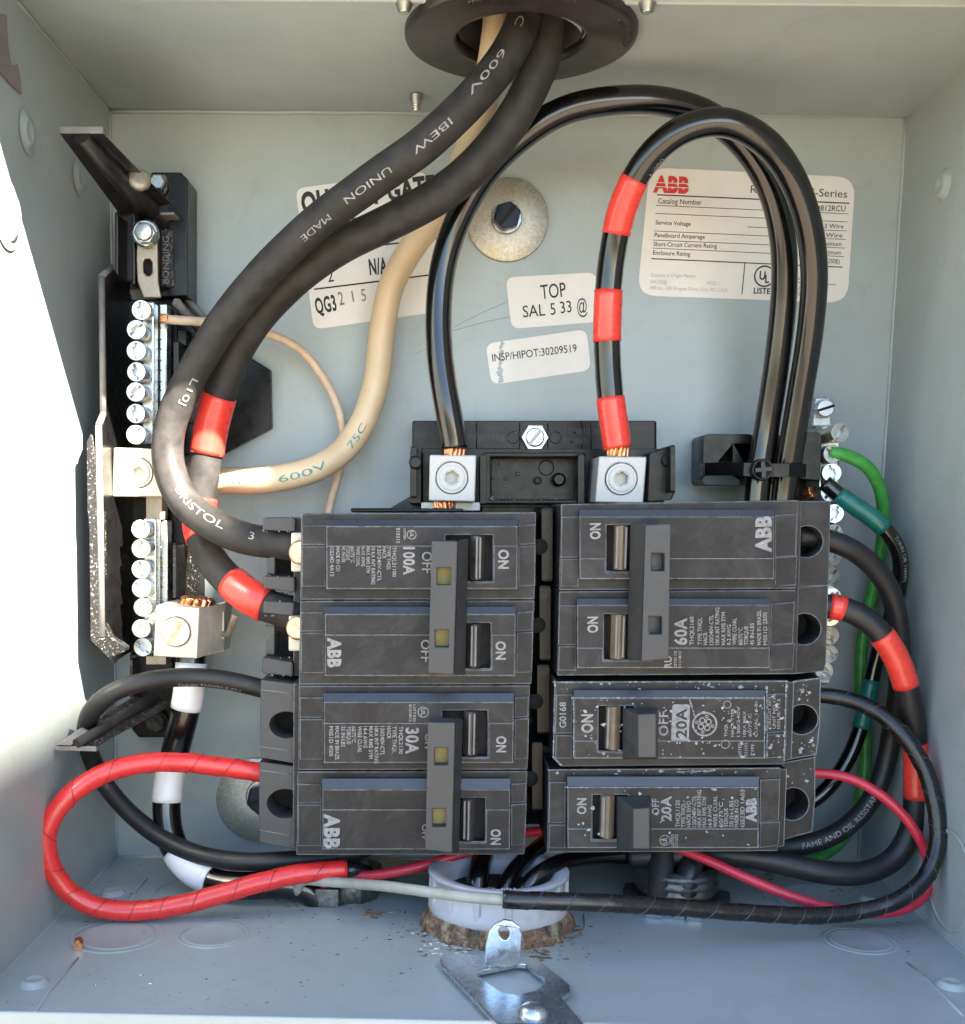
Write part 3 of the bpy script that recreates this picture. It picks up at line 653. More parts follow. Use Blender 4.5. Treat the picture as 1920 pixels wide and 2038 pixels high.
R3, tR3 = cable_thing("ground_wire", "black wire with teal green sleeves from the ground bar",
    [(1640, 960, 1.3), (1668, 985, 1.35), (1712, 1015, 1.45), (1760, 1052, 1.5), (1788, 1098, 1.4), (1790, 1160, 1.2), (1772, 1230, 1.0), (1748, 1300, .95), (1728, 1380, .95), (1712, 1450, 1.0), (1682, 1520, 1.05), (1635, 1580, 1.1), (1570, 1620, 1.1)], 31, "shiny_black", cat="wire")
band(R3, tR3, (1672, 988), (1762, 1055), "teal_tape", 1.12, "sleeve"); band(R3, tR3, (1732, 1352), (1711, 1452), "teal_tape", 1.1, "sleeve")
cable_text(R3, tR3, "THHN OR THWN", (1780, 1062), (1790, 1150), 8, "white_print", phi=.2)
R4, tR4 = cable_thing("ground_wire", "bright green wire from the second ground bar screw going down beside the right wall",
    [(1650, 900, 1.25), (1680, 905, 1.25), (1722, 926, 1.2), (1750, 970, 1.0), (1758, 1030, .8), (1752, 1100, .6), (1735, 1180, .5), (1718, 1260, .45), (1712, 1350, .45), (1718, 1430, .5), (1722, 1510, .5), (1712, 1590, .6), (1690, 1650, .8), (1640, 1700, 1.0), (1560, 1722, 1.1), (1480, 1712, 1.1)], 24, "green_wire", cat="wire")
R5, tR5 = cable_thing("taped_wire", "grey wire wrapped in black tape, outermost at the right and along the bottom",
    [(1560, 1385, 1.8), (1630, 1383, 1.9), (1690, 1392, 2.0), (1750, 1420, 2.2), (1800, 1465, 2.4), (1840, 1530, 2.55), (1862, 1610, 2.7), (1866, 1680, 2.8), (1842, 1745, 2.9), (1790, 1790, 3.0), (1715, 1813, 3.05), (1620, 1822, 3.15), (1500, 1817, 3.3), (1350, 1806, 3.5), (1200, 1797, 3.75), (1060, 1792, 3.85), (1000, 1790, 3.85)], 32, "black_tape", cat="wire", rf=wrap_rf(.40, .09), n=26)
tape_edge(R5, tR5, .40, .09, "tape_glint")  # paler spiral line: light glints on the tape edges put into its colour
R5b = Cable([(1010, 1791, 3.85), (940, 1786, 3.8), (860, 1776, 3.6), (780, 1765, 3.2), (700, 1758, 2.6), (640, 1754, 2.4), (600, 1752, 2.2), (590, 1775, 2.1)], 21)
mb = MB(); R5b.piece(0, len(R5b.p)-1, mb); obj("grey_insulation", mb, "grey_wire", tR5)
R6, tR6 = cable_thing("branch_wire", "thin red wire from the lowest 20A breaker looping round the lower right corner",
    [(1560, 1540, 1.9), (1625, 1538, 1.95), (1690, 1548, 2.1), (1750, 1580, 2.25), (1800, 1625, 2.35), (1835, 1680, 2.4), (1850, 1730, 2.4), (1845, 1775, 2.5), (1810, 1805, 2.6), (1745, 1818, 2.7), (1660, 1808, 2.7), (1570, 1782, 2.65), (1480, 1745, 2.5), (1400, 1708, 2.3), (1320, 1680, 2.0), (1220, 1660, 1.7), (1100, 1654, 1.6), (1040, 1658, 1.7), (960, 1685, 2.0), (900, 1705, 2.2), (820, 1728, 2.3), (740, 1742, 2.3), (680, 1744, 2.2), (640, 1760, 2.1)], 20, "red_wire", cat="wire")
# load wires that dive into the middle bushing and the right fitting
cable_thing("load_wire", "glossy black wire diving into the middle bushing, left one", [(1130, 1640, 1.4), (1090, 1672, 1.6), (1050, 1705, 2.1), (1015, 1745, 2.5), (1000, 1790, 2.7), (995, 1850, 2.7)], 34, "shiny_black", cat="wire", group="wires in the middle bushing")
cable_thing("load_wire", "glossy black wire diving into the middle bushing, right one", [(1330, 1700, 1.7), (1230, 1702, 1.8), (1140, 1712, 2.2), (1090, 1730, 2.6), (1050, 1765, 2.8), (1035, 1840, 2.8)], 38, "shiny_black", cat="wire", group="wires in the middle bushing")
cable_thing("load_wire", "black wire going down the middle bushing behind the others", [(980, 1640, 1.0), (962, 1700, 1.9), (950, 1750, 2.4), (945, 1840, 2.5)], 44, "shiny_black", cat="wire", group="wires in the middle bushing")
cable_thing("load_wire", "dusty black wire standing in the right conduit fitting, left one", [(1320, 1650, 1.7), (1318, 1700, 1.9), (1314, 1750, 2.05), (1312, 1830, 2.05)], 50, "thermo_black", cat="wire", group="wires in the right fitting")
cable_thing("load_wire", "black wire standing in the right conduit fitting, right one", [(1420, 1680, 1.6), (1385, 1700, 1.9), (1368, 1745, 2.1), (1362, 1830, 2.1)], 48, "black_fitting", cat="wire", group="wires in the right fitting")

# ================================================================== screws, lugs
def screw_proto(t, r=.125, name="terminal_screw"):
    """combination slot and square head, pointing along z, centred on the origin"""
    mb = MB(); n = 28
    q, sl_ = .40*r, .15*r
    hole = [(-q, -q), (-sl_, -q), (-sl_, -r*.86), (sl_, -r*.86), (sl_, -q), (q, -q), (q, q), (sl_, q), (sl_, r*.86), (-sl_, r*.86), (-sl_, q), (-q, q)]
    mb.prism(circ((0, 0), r, n), -.10, 0, holes=[hole])
    mb.prism(circ((0, 0), r*.97, n), -.18, -.095)
    mb.lathe([(r*.8, -.45), (r*.8, -.16)], (0, 0, 0), n=16)
    o = obj(name, mb, "zinc_screw", t, origin=(0, 0, 0), bevel=.012)
    return o
def lug(t, quad, z0, z1, mat, sx, sy, sr, name="lug", slot=False, slot_ang=1.0):
    mb = MB(); q = pxpoly(quad, z1); c = P(sx, sy, z1); r = sr/ppi(c)
    mb.prism(q, z0, z1, holes=[circ(c, r*1.03, 32)]); lg = obj(name, mb, mat, t, bevel=.018)
    mb = MB(); mb.prism(circ(c, r*1.03, 32), z0, z1-.09)
    obj("thread_bore", mb, "dark_socket", lg)
    mb = MB()
    if slot:
        mb.prism(circ(c, r*.98, 32), z1-.2, z1+.035); 
        sc_ = obj("set_screw", mb, "cream_aluminium", lg, bevel=.02)
        u = np.array((math.cos(slot_ang), math.sin(slot_ang))); w = np.array((-u[1], u[0])); mb = MB()
        mb.prism([tuple(c[:2]+u*r*a+w*.035*b_) for a, b_ in ((-.93, -1), (.93, -1), (.93, 1), (-.93, 1))], z1+.03, z1+.039); obj("screw_slot", mb, "copper_dull", lg)
    else:
        mb.prism(circ(c, r*.98, 36), z1-.3, z1+.012, holes=[circ(c, r*.46, 6, .4)])
        mb.prism(circ(c, r*.80, 36), z1+.012, z1+.03, holes=[circ(c, r*.50, 24)])
        obj("set_screw", mb, mat, lg, bevel=.012)
        mb = MB(); mb.prism(circ(c, r*.5, 24), z1-.3, z1-.17); obj("socket_floor", mb, "dark_socket", lg)
    return lg

# ================================================================== neutral bar assembly (left)
nz = P(300, 700, 0)
nt_ = thing("neutral_bar_assembly", "black plastic neutral bar carrier with zinc screw bars along the left wall", "neutral bar", (nz[0], P(300, 950, 0)[1], 0))
def boxpx(x0, y0, x1, y1, z0, z1, mb=None):
    mb = mb or MB(); mb.prism(pxpoly([(x0, y0), (x1, y0), (x1, y1), (x0, y1)], z1), z0, z1); return mb
# carrier
mb = boxpx(244, 596, 352, 1300, .05, .55); obj("carrier", mb, "black_plastic", nt_, bevel=.02)
mb = boxpx(300, 342, 362, 590, .03, .45); boxpx(228, 420, 300, 562, .03, .55, mb); obj("upper_bracket", mb, "brown_black_plastic", nt_, bevel=.03)
mb = MB(); mb.prism(pxpoly([(336, 344), (360, 344), (373, 356), (373, 590), (338, 590)], .62), .03, .62); obj("bracket_rib", mb, "black_plastic", nt_, bevel=.02)
mb = boxpx(320, 455, 346, 572, .45, .64); obj("bracket_plate", mb, "dusty_black_plastic", nt_, bevel=.02)
mb = MB(); text_px(mb, "BONDING", (336, 565), (336, 470), 12, .645, .01); obj("moulded_text", mb, "light_edge_plastic", nt_)
for x in (228, 262, 300): mb = boxpx(x, 425, x+7, 566, .4, .98); obj("bracket_wall", mb, "brown_black_plastic", nt_, bevel=.015)
mb = boxpx(318, 422, 347, 428, .4, .9); obj("bracket_tab", mb, "light_edge_plastic", nt_, bevel=.01)
for x, y, ms in ((318, 368, 17),):
    c = P(x, y, .5); mb = MB(); mb.lathe([(ms*1.25/ppi(c), 0), (ms*1.25/ppi(c), .03), (ms/ppi(c), .05), (ms/ppi(c), .14), (ms*.8/ppi(c), .16)], c, n=6, smooth=False); obj("mounting_screw", mb, "zinc", nt_)
# standing barrier beside the wall: outline in (y, z), thin in x
xb = P(262, 800, .5)[0]
def bar_pt(x, y): q = Px(x, y, xb); return (q[1], q[2])
ys = [P(262, y, .5)[1] for y in (560, 590, 860, 1280, 1312)]
mb = MB(); out = [(ys[1]+.02, .45), (ys[0]+.02, 1.30), (ys[0]-.18, 1.72), (ys[2]+.15, 1.74), (ys[2]-.02, 1.95), (ys[3]+.25, 1.95), (ys[4]+.1, 1.45), (ys[4]+.15, .45)]
mb.prism(out, xb-.05, xb+.01, axis=0); obj("barrier", mb, "black_plastic", nt_, bevel=.012)
mb = MB()
for a, b_ in zip(out[1:-1], out[2:-1]):
    p = np.array((xb-.02, a[0], a[1])); q = np.array((xb-.02, b_[0], b_[1])); mb.tube([p, q], .042, n=6)
obj("barrier_rim", mb, "light_edge_plastic", nt_)
# rough moulded flange along the lower half of the barrier
mb = MB(); fl = [(180, 862), (186, 872), (199, 1000), (204, 1020), (207, 1240), (222, 1268), (252, 1288), (250, 1296), (216, 1310), (180, 1275), (177, 1050), (173, 1010), (172, 880)]
mb.prism(pxpoly(fl, 1.96), 1.80, 1.96); obj("rough_flange", mb, "dusty_black_plastic", nt_, bevel=.015)
# lower bracket
mb = boxpx(258, 1300, 345, 1400, .03, .7); mb.prism(pxpoly([(262, 1395), (345, 1395), (345, 1468), (275, 1468), (262, 1452)], .4), .02, .4); obj("lower_bracket", mb, "black_plastic", nt_, bevel=.025)
mb = boxpx(258, 1312, 264, 1440, .5, 1.0); boxpx(345, 1085, 396, 1350, .1, .5, mb); boxpx(343, 1080, 349, 1190, .5, .95, mb); obj("lower_rib", mb, "dusty_black_plastic", nt_, bevel=.02)
mb = boxpx(344, 1085, 350, 1190, .5, 1.1); obj("lower_rib", mb, "dusty_black_plastic", nt_)
c = P(312, 1436, .5); mb = MB(); mb.lathe([(22/ppi(c), 0), (22/ppi(c), .05), (17/ppi(c), .07), (17/ppi(c), .12)], c, n=28); o = obj("mounting_screw", mb, "black_fitting", nt_)
mb = MB(); mb.prism([tuple(P(*p, .63)[:2]) for p in ((298, 1424), (301, 1420), (327, 1447), (324, 1451))], .62, .632); obj("screw_slot", mb, "knockout_void", o)
# octagonal foot behind the feeders
mb = MB(); mb.prism(pxpoly([(330, 560), (372, 596), (420, 650), (505, 716), (538, 736), (540, 852), (440, 906), (330, 906)], .16), .01, .16)
ft = obj("octagon_foot", mb, "black_plastic", nt_, bevel=.02)
mb = MB(); mb.prism(pxpoly([(352, 690), (452, 700), (430, 842), (352, 842)], .24), .16, .24); obj("foot_pad", mb, "dusty_black_plastic", ft, bevel=.02)
mb = MB(); mb.tube([P(372, 594, .3), P(420, 648, .22)], .05, n=6); mb.tube([P(350, 600, .9), P(400, 660, .25)], .06, n=4); obj("foot_brace", mb, "light_edge_plastic", ft)
mb = boxpx(352, 655, 372, 690, .3, .6); boxpx(345, 678, 356, 745, .3, .9, mb); obj("foot_rib", mb, "black_plastic", nt_, bevel=.02)
# arms that stand out towards the door
def arm(pts_far, pts_near, z_far, z_near, th_, mid_far, mid_near, zr, label):
    mb = MB(); a = [P(*p, z_far) for p in pts_far]; b_ = [P(*p, z_near) for p in pts_near]
    d = Z*th_; mb.add([a[0]-d, a[1]-d, b_[1]-d, b_[0]-d, a[0], a[1], b_[1], b_[0]], [(3, 2, 1, 0), (4, 5, 6, 7), (0, 1, 5, 4), (1, 2, 6, 5), (2, 3, 7, 6), (3, 0, 4, 7)])
    o = obj("arm", mb, "brown_black_plastic" if "upper" in label else "dusty_black_plastic", nt_, bevel=.02, label=label)
    m0 = P(*mid_far, z_far+.0); m1 = P(*mid_near, z_near+.0); mb = MB(); mb.tube([m0, m1], [.085, .16], n=10); obj("arm_rib", mb, "brown_black_plastic" if "upper" in label else "black_plastic", o)
    mb = MB(); u = (a[1]-a[0]); mb.add([a[0]+Z*.01, a[1]+Z*.01, a[1]+Z*.01+np.array((0, .08, 0)), a[0]+Z*.01+np.array((0, .08, 0)), a[0]-d, a[1]-d, a[1]-d+np.array((0, .08, 0)), a[0]-d+np.array((0, .08, 0))], [(0, 1, 2, 3), (7, 6, 5, 4), (0, 4, 5, 1), (1, 5, 6, 2), (2, 6, 7, 3), (3, 7, 4, 0)])
    obj("arm_tip", mb, "light_edge_plastic", o, bevel=.01)
    return o
arm([(118, 266), (206, 266)], [(238, 428), (336, 400)], 2.75, .95, .12, (162, 272), (296, 420), .1, "upper arm, clean brownish black")
mb = MB(); c = P(278, 356, 1.75); mb.lathe([(.14, -.05), (.14, .0), (.12, .02), (.08, .03), (.001, .032)], c, (.35, .3, 1), n=28); obj("arm_stud", mb, "tin_strap", nt_)
def arm_lower():
    a0, a1 = P(111, 1484, 2.7), P(192, 1486, 2.7); b0, b1 = P(262, 1388, 1.3), P(352, 1398, 1.3); d = Z*.12
    mb = MB(); mb.add([a0-d, a1-d, b1-d, b0-d, a0, a1, b1, b0], [(0, 1, 2, 3), (7, 6, 5, 4), (0, 4, 5, 1), (1, 5, 6, 2), (2, 6, 7, 3), (3, 7, 4, 0)])
    o = obj("arm", mb, "dusty_black_plastic", nt_, bevel=.02, label="lower arm, rough and dusty")
    mb = MB(); mb.tube([P(152, 1480, 2.72), P(308, 1390, 1.28)], [.06, .09], n=10); obj("arm_rib", mb, "thermo_black", o)
    mb = MB(); dd = np.array((0, -.06, 0)); q = [a0+dd+Z*.01, a1+dd+Z*.01, a1+Z*.01, a0+Z*.01]; mb.add(q+[p-Z*.14 for p in q], [(0, 1, 2, 3), (7, 6, 5, 4), (0, 4, 5, 1), (1, 5, 6, 2), (2, 6, 7, 3), (3, 7, 4, 0)])
    obj("arm_tip", mb, "light_edge_plastic", o, bevel=.01)
    mb = MB(); q = [P(111, 1482, 2.74), P(140, 1484, 2.74), P(176, 1458, 2.45), P(158, 1450, 2.45)]; mb.add(q+[p-Z*.1 for p in q], [(0, 1, 2, 3), (7, 6, 5, 4), (0, 4, 5, 1), (1, 5, 6, 2), (2, 6, 7, 3), (3, 7, 4, 0)])
    obj("arm_wing", mb, "light_edge_plastic", o, bevel=.01)
arm_lower()
# tin strap, its bolt and slot hole
mb = MB(); zs = 1.0
mb.prism(pxpoly([(275, 452), (312, 452), (313, 500), (314, 560), (320, 592), (285, 592), (273, 560), (271, 510)], zs+.06), zs, zs+.06, holes=[pxpoly([(288, 515), (297, 515), (303, 523), (303, 542), (297, 549), (290, 548), (285, 541), (284, 523)], zs+.06)])
obj("bonding_strap", mb, "tin_strap", nt_, bevel=.015)
mb = MB(); mb.prism(pxpoly([(280, 508), (308, 508), (308, 556), (280, 556)], zs-.1), zs-.2, zs-.1); obj("strap_backing", mb, "knockout_void", nt_)
mb = boxpx(291, 986, 322, 1034, .7, 1.02); obj("bonding_strap", mb, "tin_strap", nt_); mb = boxpx(291, 1306, 330, 1322, .7, 1.0); obj("bonding_strap", mb, "tin_strap", nt_)
c = P(291, 466, zs+.1); r = 27/ppi(c); mb = MB(); mb.lathe([(r, 0), (r, .05), (r*.85, .07)], c, n=36); o = obj("bolt_flange", mb, "zinc", nt_)
c = P(286, 461, zs+.35); mb = MB(); mb.lathe([(r*.80, -.3), (r*.80, -.02)], c, n=6, smooth=False); mb.lathe([(r*.66, -.02), (r*.62, .03), (.001, .035)], c, n=28, cap=False); obj("bolt_head", mb, "zinc_screw", nt_, bevel=.015)
# two zinc bars with their screws
def zbar(x0, y0, x1, y1, z0, z1, ys_, sx, label, side_x):
    b_ = obj("terminal_bar", boxpx(x0, y0, x1, y1, z0, z1), "zinc", nt_, bevel=.02, label=label)
    mb = boxpx(side_x, y0+4, side_x+16, y1-6, z0-.3, z0-.05); obj("bar_ledge", mb, "zinc", b_, bevel=.02)
    first = None
    for k, (x, y) in enumerate(ys_):
        zc = z1+.30+random.uniform(-.03, .03); c = P(x, y, zc)
        if first is None: first = screw_proto(b_, .122); o = first
        else: o = first.copy(); COL.objects.link(o)
        o.parent = b_; o.location = Wd(c)-Wd(nt_['_o']); o.rotation_euler = (random.uniform(-.08, .08), -random.uniform(-.9, .9), random.uniform(-.08, .08))
        # seen side row: half round holes with screw tips
    for k, (x, y) in enumerate(ys_[1:]):
        c = P(side_x+9, y+8, z0-.03); mb = MB(); mb.lathe([(.06, 0), (.085, 0), (.085, .03), (.07, .035), (.06, -.02)], c-np.array((.04, 0, .05)), (.6, 0, 1), n=20, cap=False); mb.lathe([(.055, -.04), (.055, -.02)], c-np.array((.04, 0, .05)), (.6, 0, 1), n=14); obj("side_screw", mb, "locknut_steel", b_)
ny = [(281, 617), (271, 656), (271, 698), (271, 740), (270, 780), (270, 823), (270, 865)]
zbar(282, 600, 306, 884, .95, 1.18, ny, 275, "upper bar with seven screws", 316)
zbar(285, 1032, 311, 1300, .95, 1.18, [(280, 1053), (280, 1092), (280, 1133), (281, 1171), (284, 1209), (281, 1251), (284, 1288)], 278, "lower bar with seven screws", 318)
lug(nt_, [(226, 891), (306, 893), (330, 988), (224, 988)], .75, 1.48, "cream_aluminium", 275, 941, 29, label if False else "neutral_lug")
# lower lug: front, side and top faces show; wire comes out of the bottom
lg = thing("neutral_load_lug", "big square aluminium lug with slotted screw over the white banded cable", "lug", P(350, 1310, 1.2))
lug(lg, [(311, 1204), (397, 1210), (392, 1311), (305, 1306)], .85, 1.9, "cream_aluminium", 350, 1257, 29, "lug_body", slot=True, slot_ang=math.radians(62))
mb = MB(); mb.prism(pxpoly([(397, 1212), (449, 1196), (446, 1296), (392, 1311)], 1.25), .8, 1.25); obj("lug_side", mb, "cream_aluminium", lg, bevel=.015)
mb = MB(); a = [P(397, 1211, 1.89), P(449, 1200, 1.26), P(446, 1293, 1.26), P(392, 1310, 1.89)]; mb.add(a+[p-Z*.15 for p in a], [(3, 2, 1, 0), (4, 5, 6, 7)][:1]+[(0, 1, 2, 3)]); obj("lug_flank", mb, "cream_aluminium", lg)
mb = MB(); mb.tube([P(441, 1262, 1.32), P(455, 1262, 1.36), P(468, 1222, 1.5)], [.05, .055, .06], n=4); mb.prism(pxpoly([(440, 1218), (446, 1216), (446, 1272), (440, 1272)], 1.33), 1.2, 1.33); obj("lug_clip", mb, "tin_strap", lg, bevel=.008)

# ================================================================== main lug interior (centre)
ml = thing("main_lug_base", "black plastic panel interior carrying both main lugs, between the breaker rows", "panel interior", (P(1063, 1000, 0)[0], P(1063, 1000, 0)[1], 0))
mb = MB(); mb.prism(pxpoly([(820, 837), (1307, 837), (1307, 1000), (820, 1000)], .5), .02, .5); obj("back_flange", mb, "black_plastic", ml, bevel=.03)
mb = boxpx(816, 895, 838, 1005, .3, 1.5); mb2 = boxpx(838, 893, 1322, 1010, .3, .95, mb); obj("housing", mb, "black_plastic", ml, bevel=.025)
mb = MB(); q0 = pxpoly([(960, 900), (1165, 900), (1165, 1004), (960, 1004)], 1.35); q1 = pxpoly([(978, 911), (1146, 911), (1146, 994), (978, 994)], 1.35)
mb.prism(q0, .9, 1.35, holes=[q1]); obj("well_frame", mb, "black_plastic", ml, bevel=.025)
mb = MB(); mb.lathe([(.09, 0), (.09, .12), (.06, .14)], P(1111, 955, 1.0), n=20); mb.lathe([(.05, 0), (.05, .05), (.03, .05), (.03, .01)], P(1070, 956, 1.0), n=18); mb.lathe([(.105, 0), (.105, .012), (.09, .012)], P(1087, 931, .96), n=24, cap=False); obj("moulded_peg", mb, "black_plastic", ml)
mb = MB()
for k in range(26):
    x = random.choice([random.uniform(980, 1145), 978+random.gauss(0, 2)]); y = random.choice([random.uniform(915, 990), 993+random.gauss(0, 1.5)]); c = P(x, y, .97 if y < 988 else 1.37)
    mb.lathe([(random.uniform(.01, .03), 0), (.004, .015)], c, n=6)
obj("moulding_flash", mb, "light_edge_plastic", ml, kind="stuff")
for x0, x1 in ((955, 968), (1150, 1163)): obj("rib", boxpx(x0, 903, x1, 1005, .9, 1.55), "black_plastic", ml, bevel=.02)
mb = boxpx(817, 888, 829, 990, 1.1, 1.75); mb.lathe([(.085, 0), (.085, .12), (.07, .14)], P(827, 921, 1.72), n=18); obj("latch", mb, "black_plastic", ml, bevel=.015)
mb = MB(); mb.prism(pxpoly([(1290, 902), (1341, 884), (1344, 888), (1344, 978), (1336, 995), (1286, 998)], 1.35), .5, 1.35); mb.lathe([(.085, 0), (.085, .06)], P(1328, 917, 1.34), n=18); obj("latch", mb, "black_plastic", ml, bevel=.02)
mb = boxpx(1334, 886, 1344, 980, 1.3, 1.65); obj("latch_lip", mb, "black_plastic", ml, bevel=.02)
mb = MB(); mb.prism(pxpoly([(775, 1012), (838, 975), (838, 1012)], .6), .02, .6); obj("gusset", mb, "black_plastic", ml)
mb = MB(); mb.prism(pxpoly([(696, 1013), (700, 1011), (770, 1011), (922, 1012), (922, 1020), (700, 1020)], 2.3), .6, 2.3); obj("bus_cover", mb, "black_plastic", ml, bevel=.02)
mb = boxpx(838, 1000, 955, 1016, 1.2, 1.7); obj("bus_stab", mb, "aluminium", ml, bevel=.01)
mb = MB(); text_px(mb, "IN BOXES", (931, 877), (1003, 877), 12, .505, .02); text_px(mb, "TLM812", (1120, 864), (1174, 864), 11, .505, .015); text_px(mb, "TM880", (1120, 883), (1169, 883), 11, .505, .015); text_px(mb, "II", (1182, 864), (1191, 864), 12, .505)
obj("moulded_text", mb, "brown_black_plastic", ml)
mb = MB()
for x in (1021, 1105): c = P(x, 871, .5); mb.lathe([(.085, 0), (.08, .012), (.07, .012)], c, n=24, cap=False)
for x in (948, 1034, 1090, 1158, 1176): mb.tube([P(x, 842, .505), P(x, 893, .505)], .008, n=4)
mb.tube([P(838, 894, .505), P(1034, 894, .51), P(1034, 842, .51)], .01, n=4)
obj("moulded_rings", mb, "dusty_black_plastic", ml)
c = P(1064, 871, .56); r = 26/ppi(c); mb = MB(); mb.lathe([(r*1.08, 0), (r*1.08, .04), (r, .05)], c, n=6, smooth=False); mb.lathe([(r*.72, .05), (r*.72, .09), (r*.6, .1)], c, n=28)
o = obj("mounting_screw", mb, "zinc_screw", ml, bevel=.01); u = np.array((.62, .78)); w = np.array((-.78, .62)); mb = MB(); mb.prism([tuple(c[:2]+u*r*a*.72+w*.024*b_) for a, b_ in ((-1, -1), (1, -1), (1, 1), (-1, 1))], .655, .668); obj("screw_slot", mb, "dark_socket", o)
lug(ml, [(855, 905), (948, 906), (945, 999), (853, 997)], 1.1, 2.05, "aluminium", 899, 951, 31, "main_lug")
lug(ml, [(1192, 908), (1287, 909), (1280, 1002), (1184, 1000)], 1.1, 2.05, "aluminium", 1236, 953, 31, "main_lug")
# bus bars and plastic ribs seen between the two rows
mb = boxpx(960, 1005, 1180, 1640, .2, .9); obj("bus_carrier", mb, "black_plastic", ml)
for i, (x0, y0, x1, y1) in enumerate(((1077, 1010, 1100, 1158), (1073, 1164, 1096, 1316), (1068, 1322, 1094, 1462), (1058, 1476, 1080, 1615))):
    obj("rib_block", boxpx(x0, y0, x1, y1, .9, 2.15), "black_plastic", ml, bevel=.03)
    obj("rib_block", boxpx(x1-2, y0+6, x1+18, y1-8, .9, 1.7), "black_plastic", ml, bevel=.03)
    c = P(x0-3, (y0+y1)/2+4, 2.155); mb = MB(); mb.lathe([(.10, 0), (.10, .01), (.001, .011)], c, n=24); obj("rib_notch", mb, "knockout_void", ml)

# ================================================================== clamp and zip tie
cl = thing("cable_clamp", "black plastic saddle bracket behind the two glossy cables", "clamp", (P(1500, 920, 0)[0], P(1500, 920, 0)[1], 0))
mb = MB(); mb.prism(rquad(pxpoly([(1400, 863), (1500, 864), (1500, 965), (1398, 965)], .8), .08), .05, .8, holes=[pxpoly([(1458, 882), (1500, 882), (1500, 926), (1458, 926)], .8)]); obj("saddle", mb, "black_plastic", cl, bevel=.02)
mb = MB(); mb.prism(rquad(pxpoly([(1600, 859), (1634, 860), (1632, 956), (1590, 952)], 1.3), .06), .05, 1.3); obj("saddle_post", mb, "black_plastic", cl, bevel=.02)
mb = boxpx(1496, 866, 1606, 962, .05, .6); boxpx(1602, 955, 1640, 1010, .05, .8, mb); obj("saddle_floor", mb, "black_plastic", cl, bevel=.02)
c = P(1483, 907, .5); mb = MB(); mb.lathe([(.10, 0), (.10, .05), (.07, .1), (.001, .12)], c, n=24); obj("clamp_screw", mb, "zinc", cl)
zt = thing("zip_tie", "black screw mount tie strapped across the two glossy cables", "cable tie", P(1515, 935, 1.6))
mb = MB(); pts = [P(1392, 935, .7), P(1402, 934, 1.1), P(1440, 933, 1.35), P(1480, 934, 1.62), P(1520, 936, 1.66), P(1570, 936, 1.66), P(1600, 936, 1.5), P(1606, 938, 1.2)]
tops = [p+np.array((0, .085, 0)) for p in pts]; bots = [p-np.array((0, .085, 0)) for p in pts]; k = len(pts)
vs = tops+bots+[p-Z*.06 for p in tops]+[p-Z*.06 for p in bots]; mb.add(vs, [f for i in range(k-1) for f in ((i, k+i, k+i+1, i+1), (2*k+i, 2*k+i+1, 3*k+i+1, 3*k+i), (i, i+1, 2*k+i+1, 2*k+i), (k+i, 3*k+i, 3*k+i+1, k+i+1))]); obj("strap", mb, "black_plastic", zt, bevel=.01)
c = P(1516, 935, 1.72); r = 22/ppi(c); mb = MB(); mb.lathe([(r, -.1), (r, .02), (r*.9, .06), (r*.75, .03), (.001, .03)], c, n=32); hd = obj("tie_head", mb, "black_plastic", zt)
mb = MB()
for a in (.1, .1+math.pi/2):
    u = np.array((math.cos(a), math.sin(a))); w = np.array((-u[1], u[0])); z_ = 1.79+a*.001; mb.prism([tuple(c[:2]+u*r*s_+w*.025*b_) for s_, b_ in ((-.72, -1), (.72, -1), (.72, 1), (-.72, 1))], 1.745, z_)
obj("tie_cross", mb, "black_fitting", hd)

# ================================================================== ground bar (right)
gb = thing("ground_bar", "narrow zinc ground bar with green wires, right of the 60A breaker", "ground bar", (P(1650, 1100, 0)[0], P(1650, 1100, 0)[1], 0))
mb = MB(); mb.prism(pxpoly([(1636, 848), (1672, 846), (1668, 1010), (1650, 1362), (1612, 1362), (1628, 1010)], 1.05), .75, 1.05); obj("terminal_bar", mb, "bright_zinc", gb, bevel=.02)
mb = MB(); mb.prism(pxpoly([(1622, 790), (1652, 790), (1654, 850), (1616, 850)], .3), .02, .3); obj("mounting_tab", mb, "zinc", gb, bevel=.02)
c = P(1641, 813, .4); r = 20/ppi(c); mb = MB(); mb.lathe([(r, -.15), (r, .0)], c, n=6, smooth=False); mb.lathe([(r*.86, 0), (r*.86, .05), (r*.8, .06)], c, n=28); o = obj("mounting_screw", mb, "zinc_screw", gb, bevel=.01)
u = np.array((.95, .31)); w = np.array((-.31, .95)); mb = MB(); mb.prism([tuple(c[:2]+u*r*a*.84+w*.018*b_) for a, b_ in ((-1, -1), (1, -1), (1, 1), (-1, 1))], c[2]+.055, c[2]+.066); obj("screw_slot", mb, "knockout_void", o)
first = None
for i, (x, y, zc) in enumerate(((1672, 861, 1.45), (1657, 903, 1.3), (1655, 941, 1.3), (1652, 980, 1.32), (1660, 1022, 1.4), (1659, 1062, 1.4), (1657, 1108, 1.4), (1656, 1148, 1.4), (1655, 1188, 1.4), (1652, 1228, 1.4), (1652, 1265, 1.4), (1650, 1302, 1.4), (1640, 1336, 1.5))):
    c = P(x, y, zc)
    if first is None: first = screw_proto(gb, .122); o = first
    else: o = first.copy(); COL.objects.link(o); o.parent = gb
    o.location = Wd(c)-Wd(gb['_o']); o.rotation_euler = (random.uniform(-.2, .2), -random.uniform(-1, 1), random.uniform(-.2, .2))
strands(gb, P(1602, 985, .95), (.5, .3, .5), .09, .12, 19)

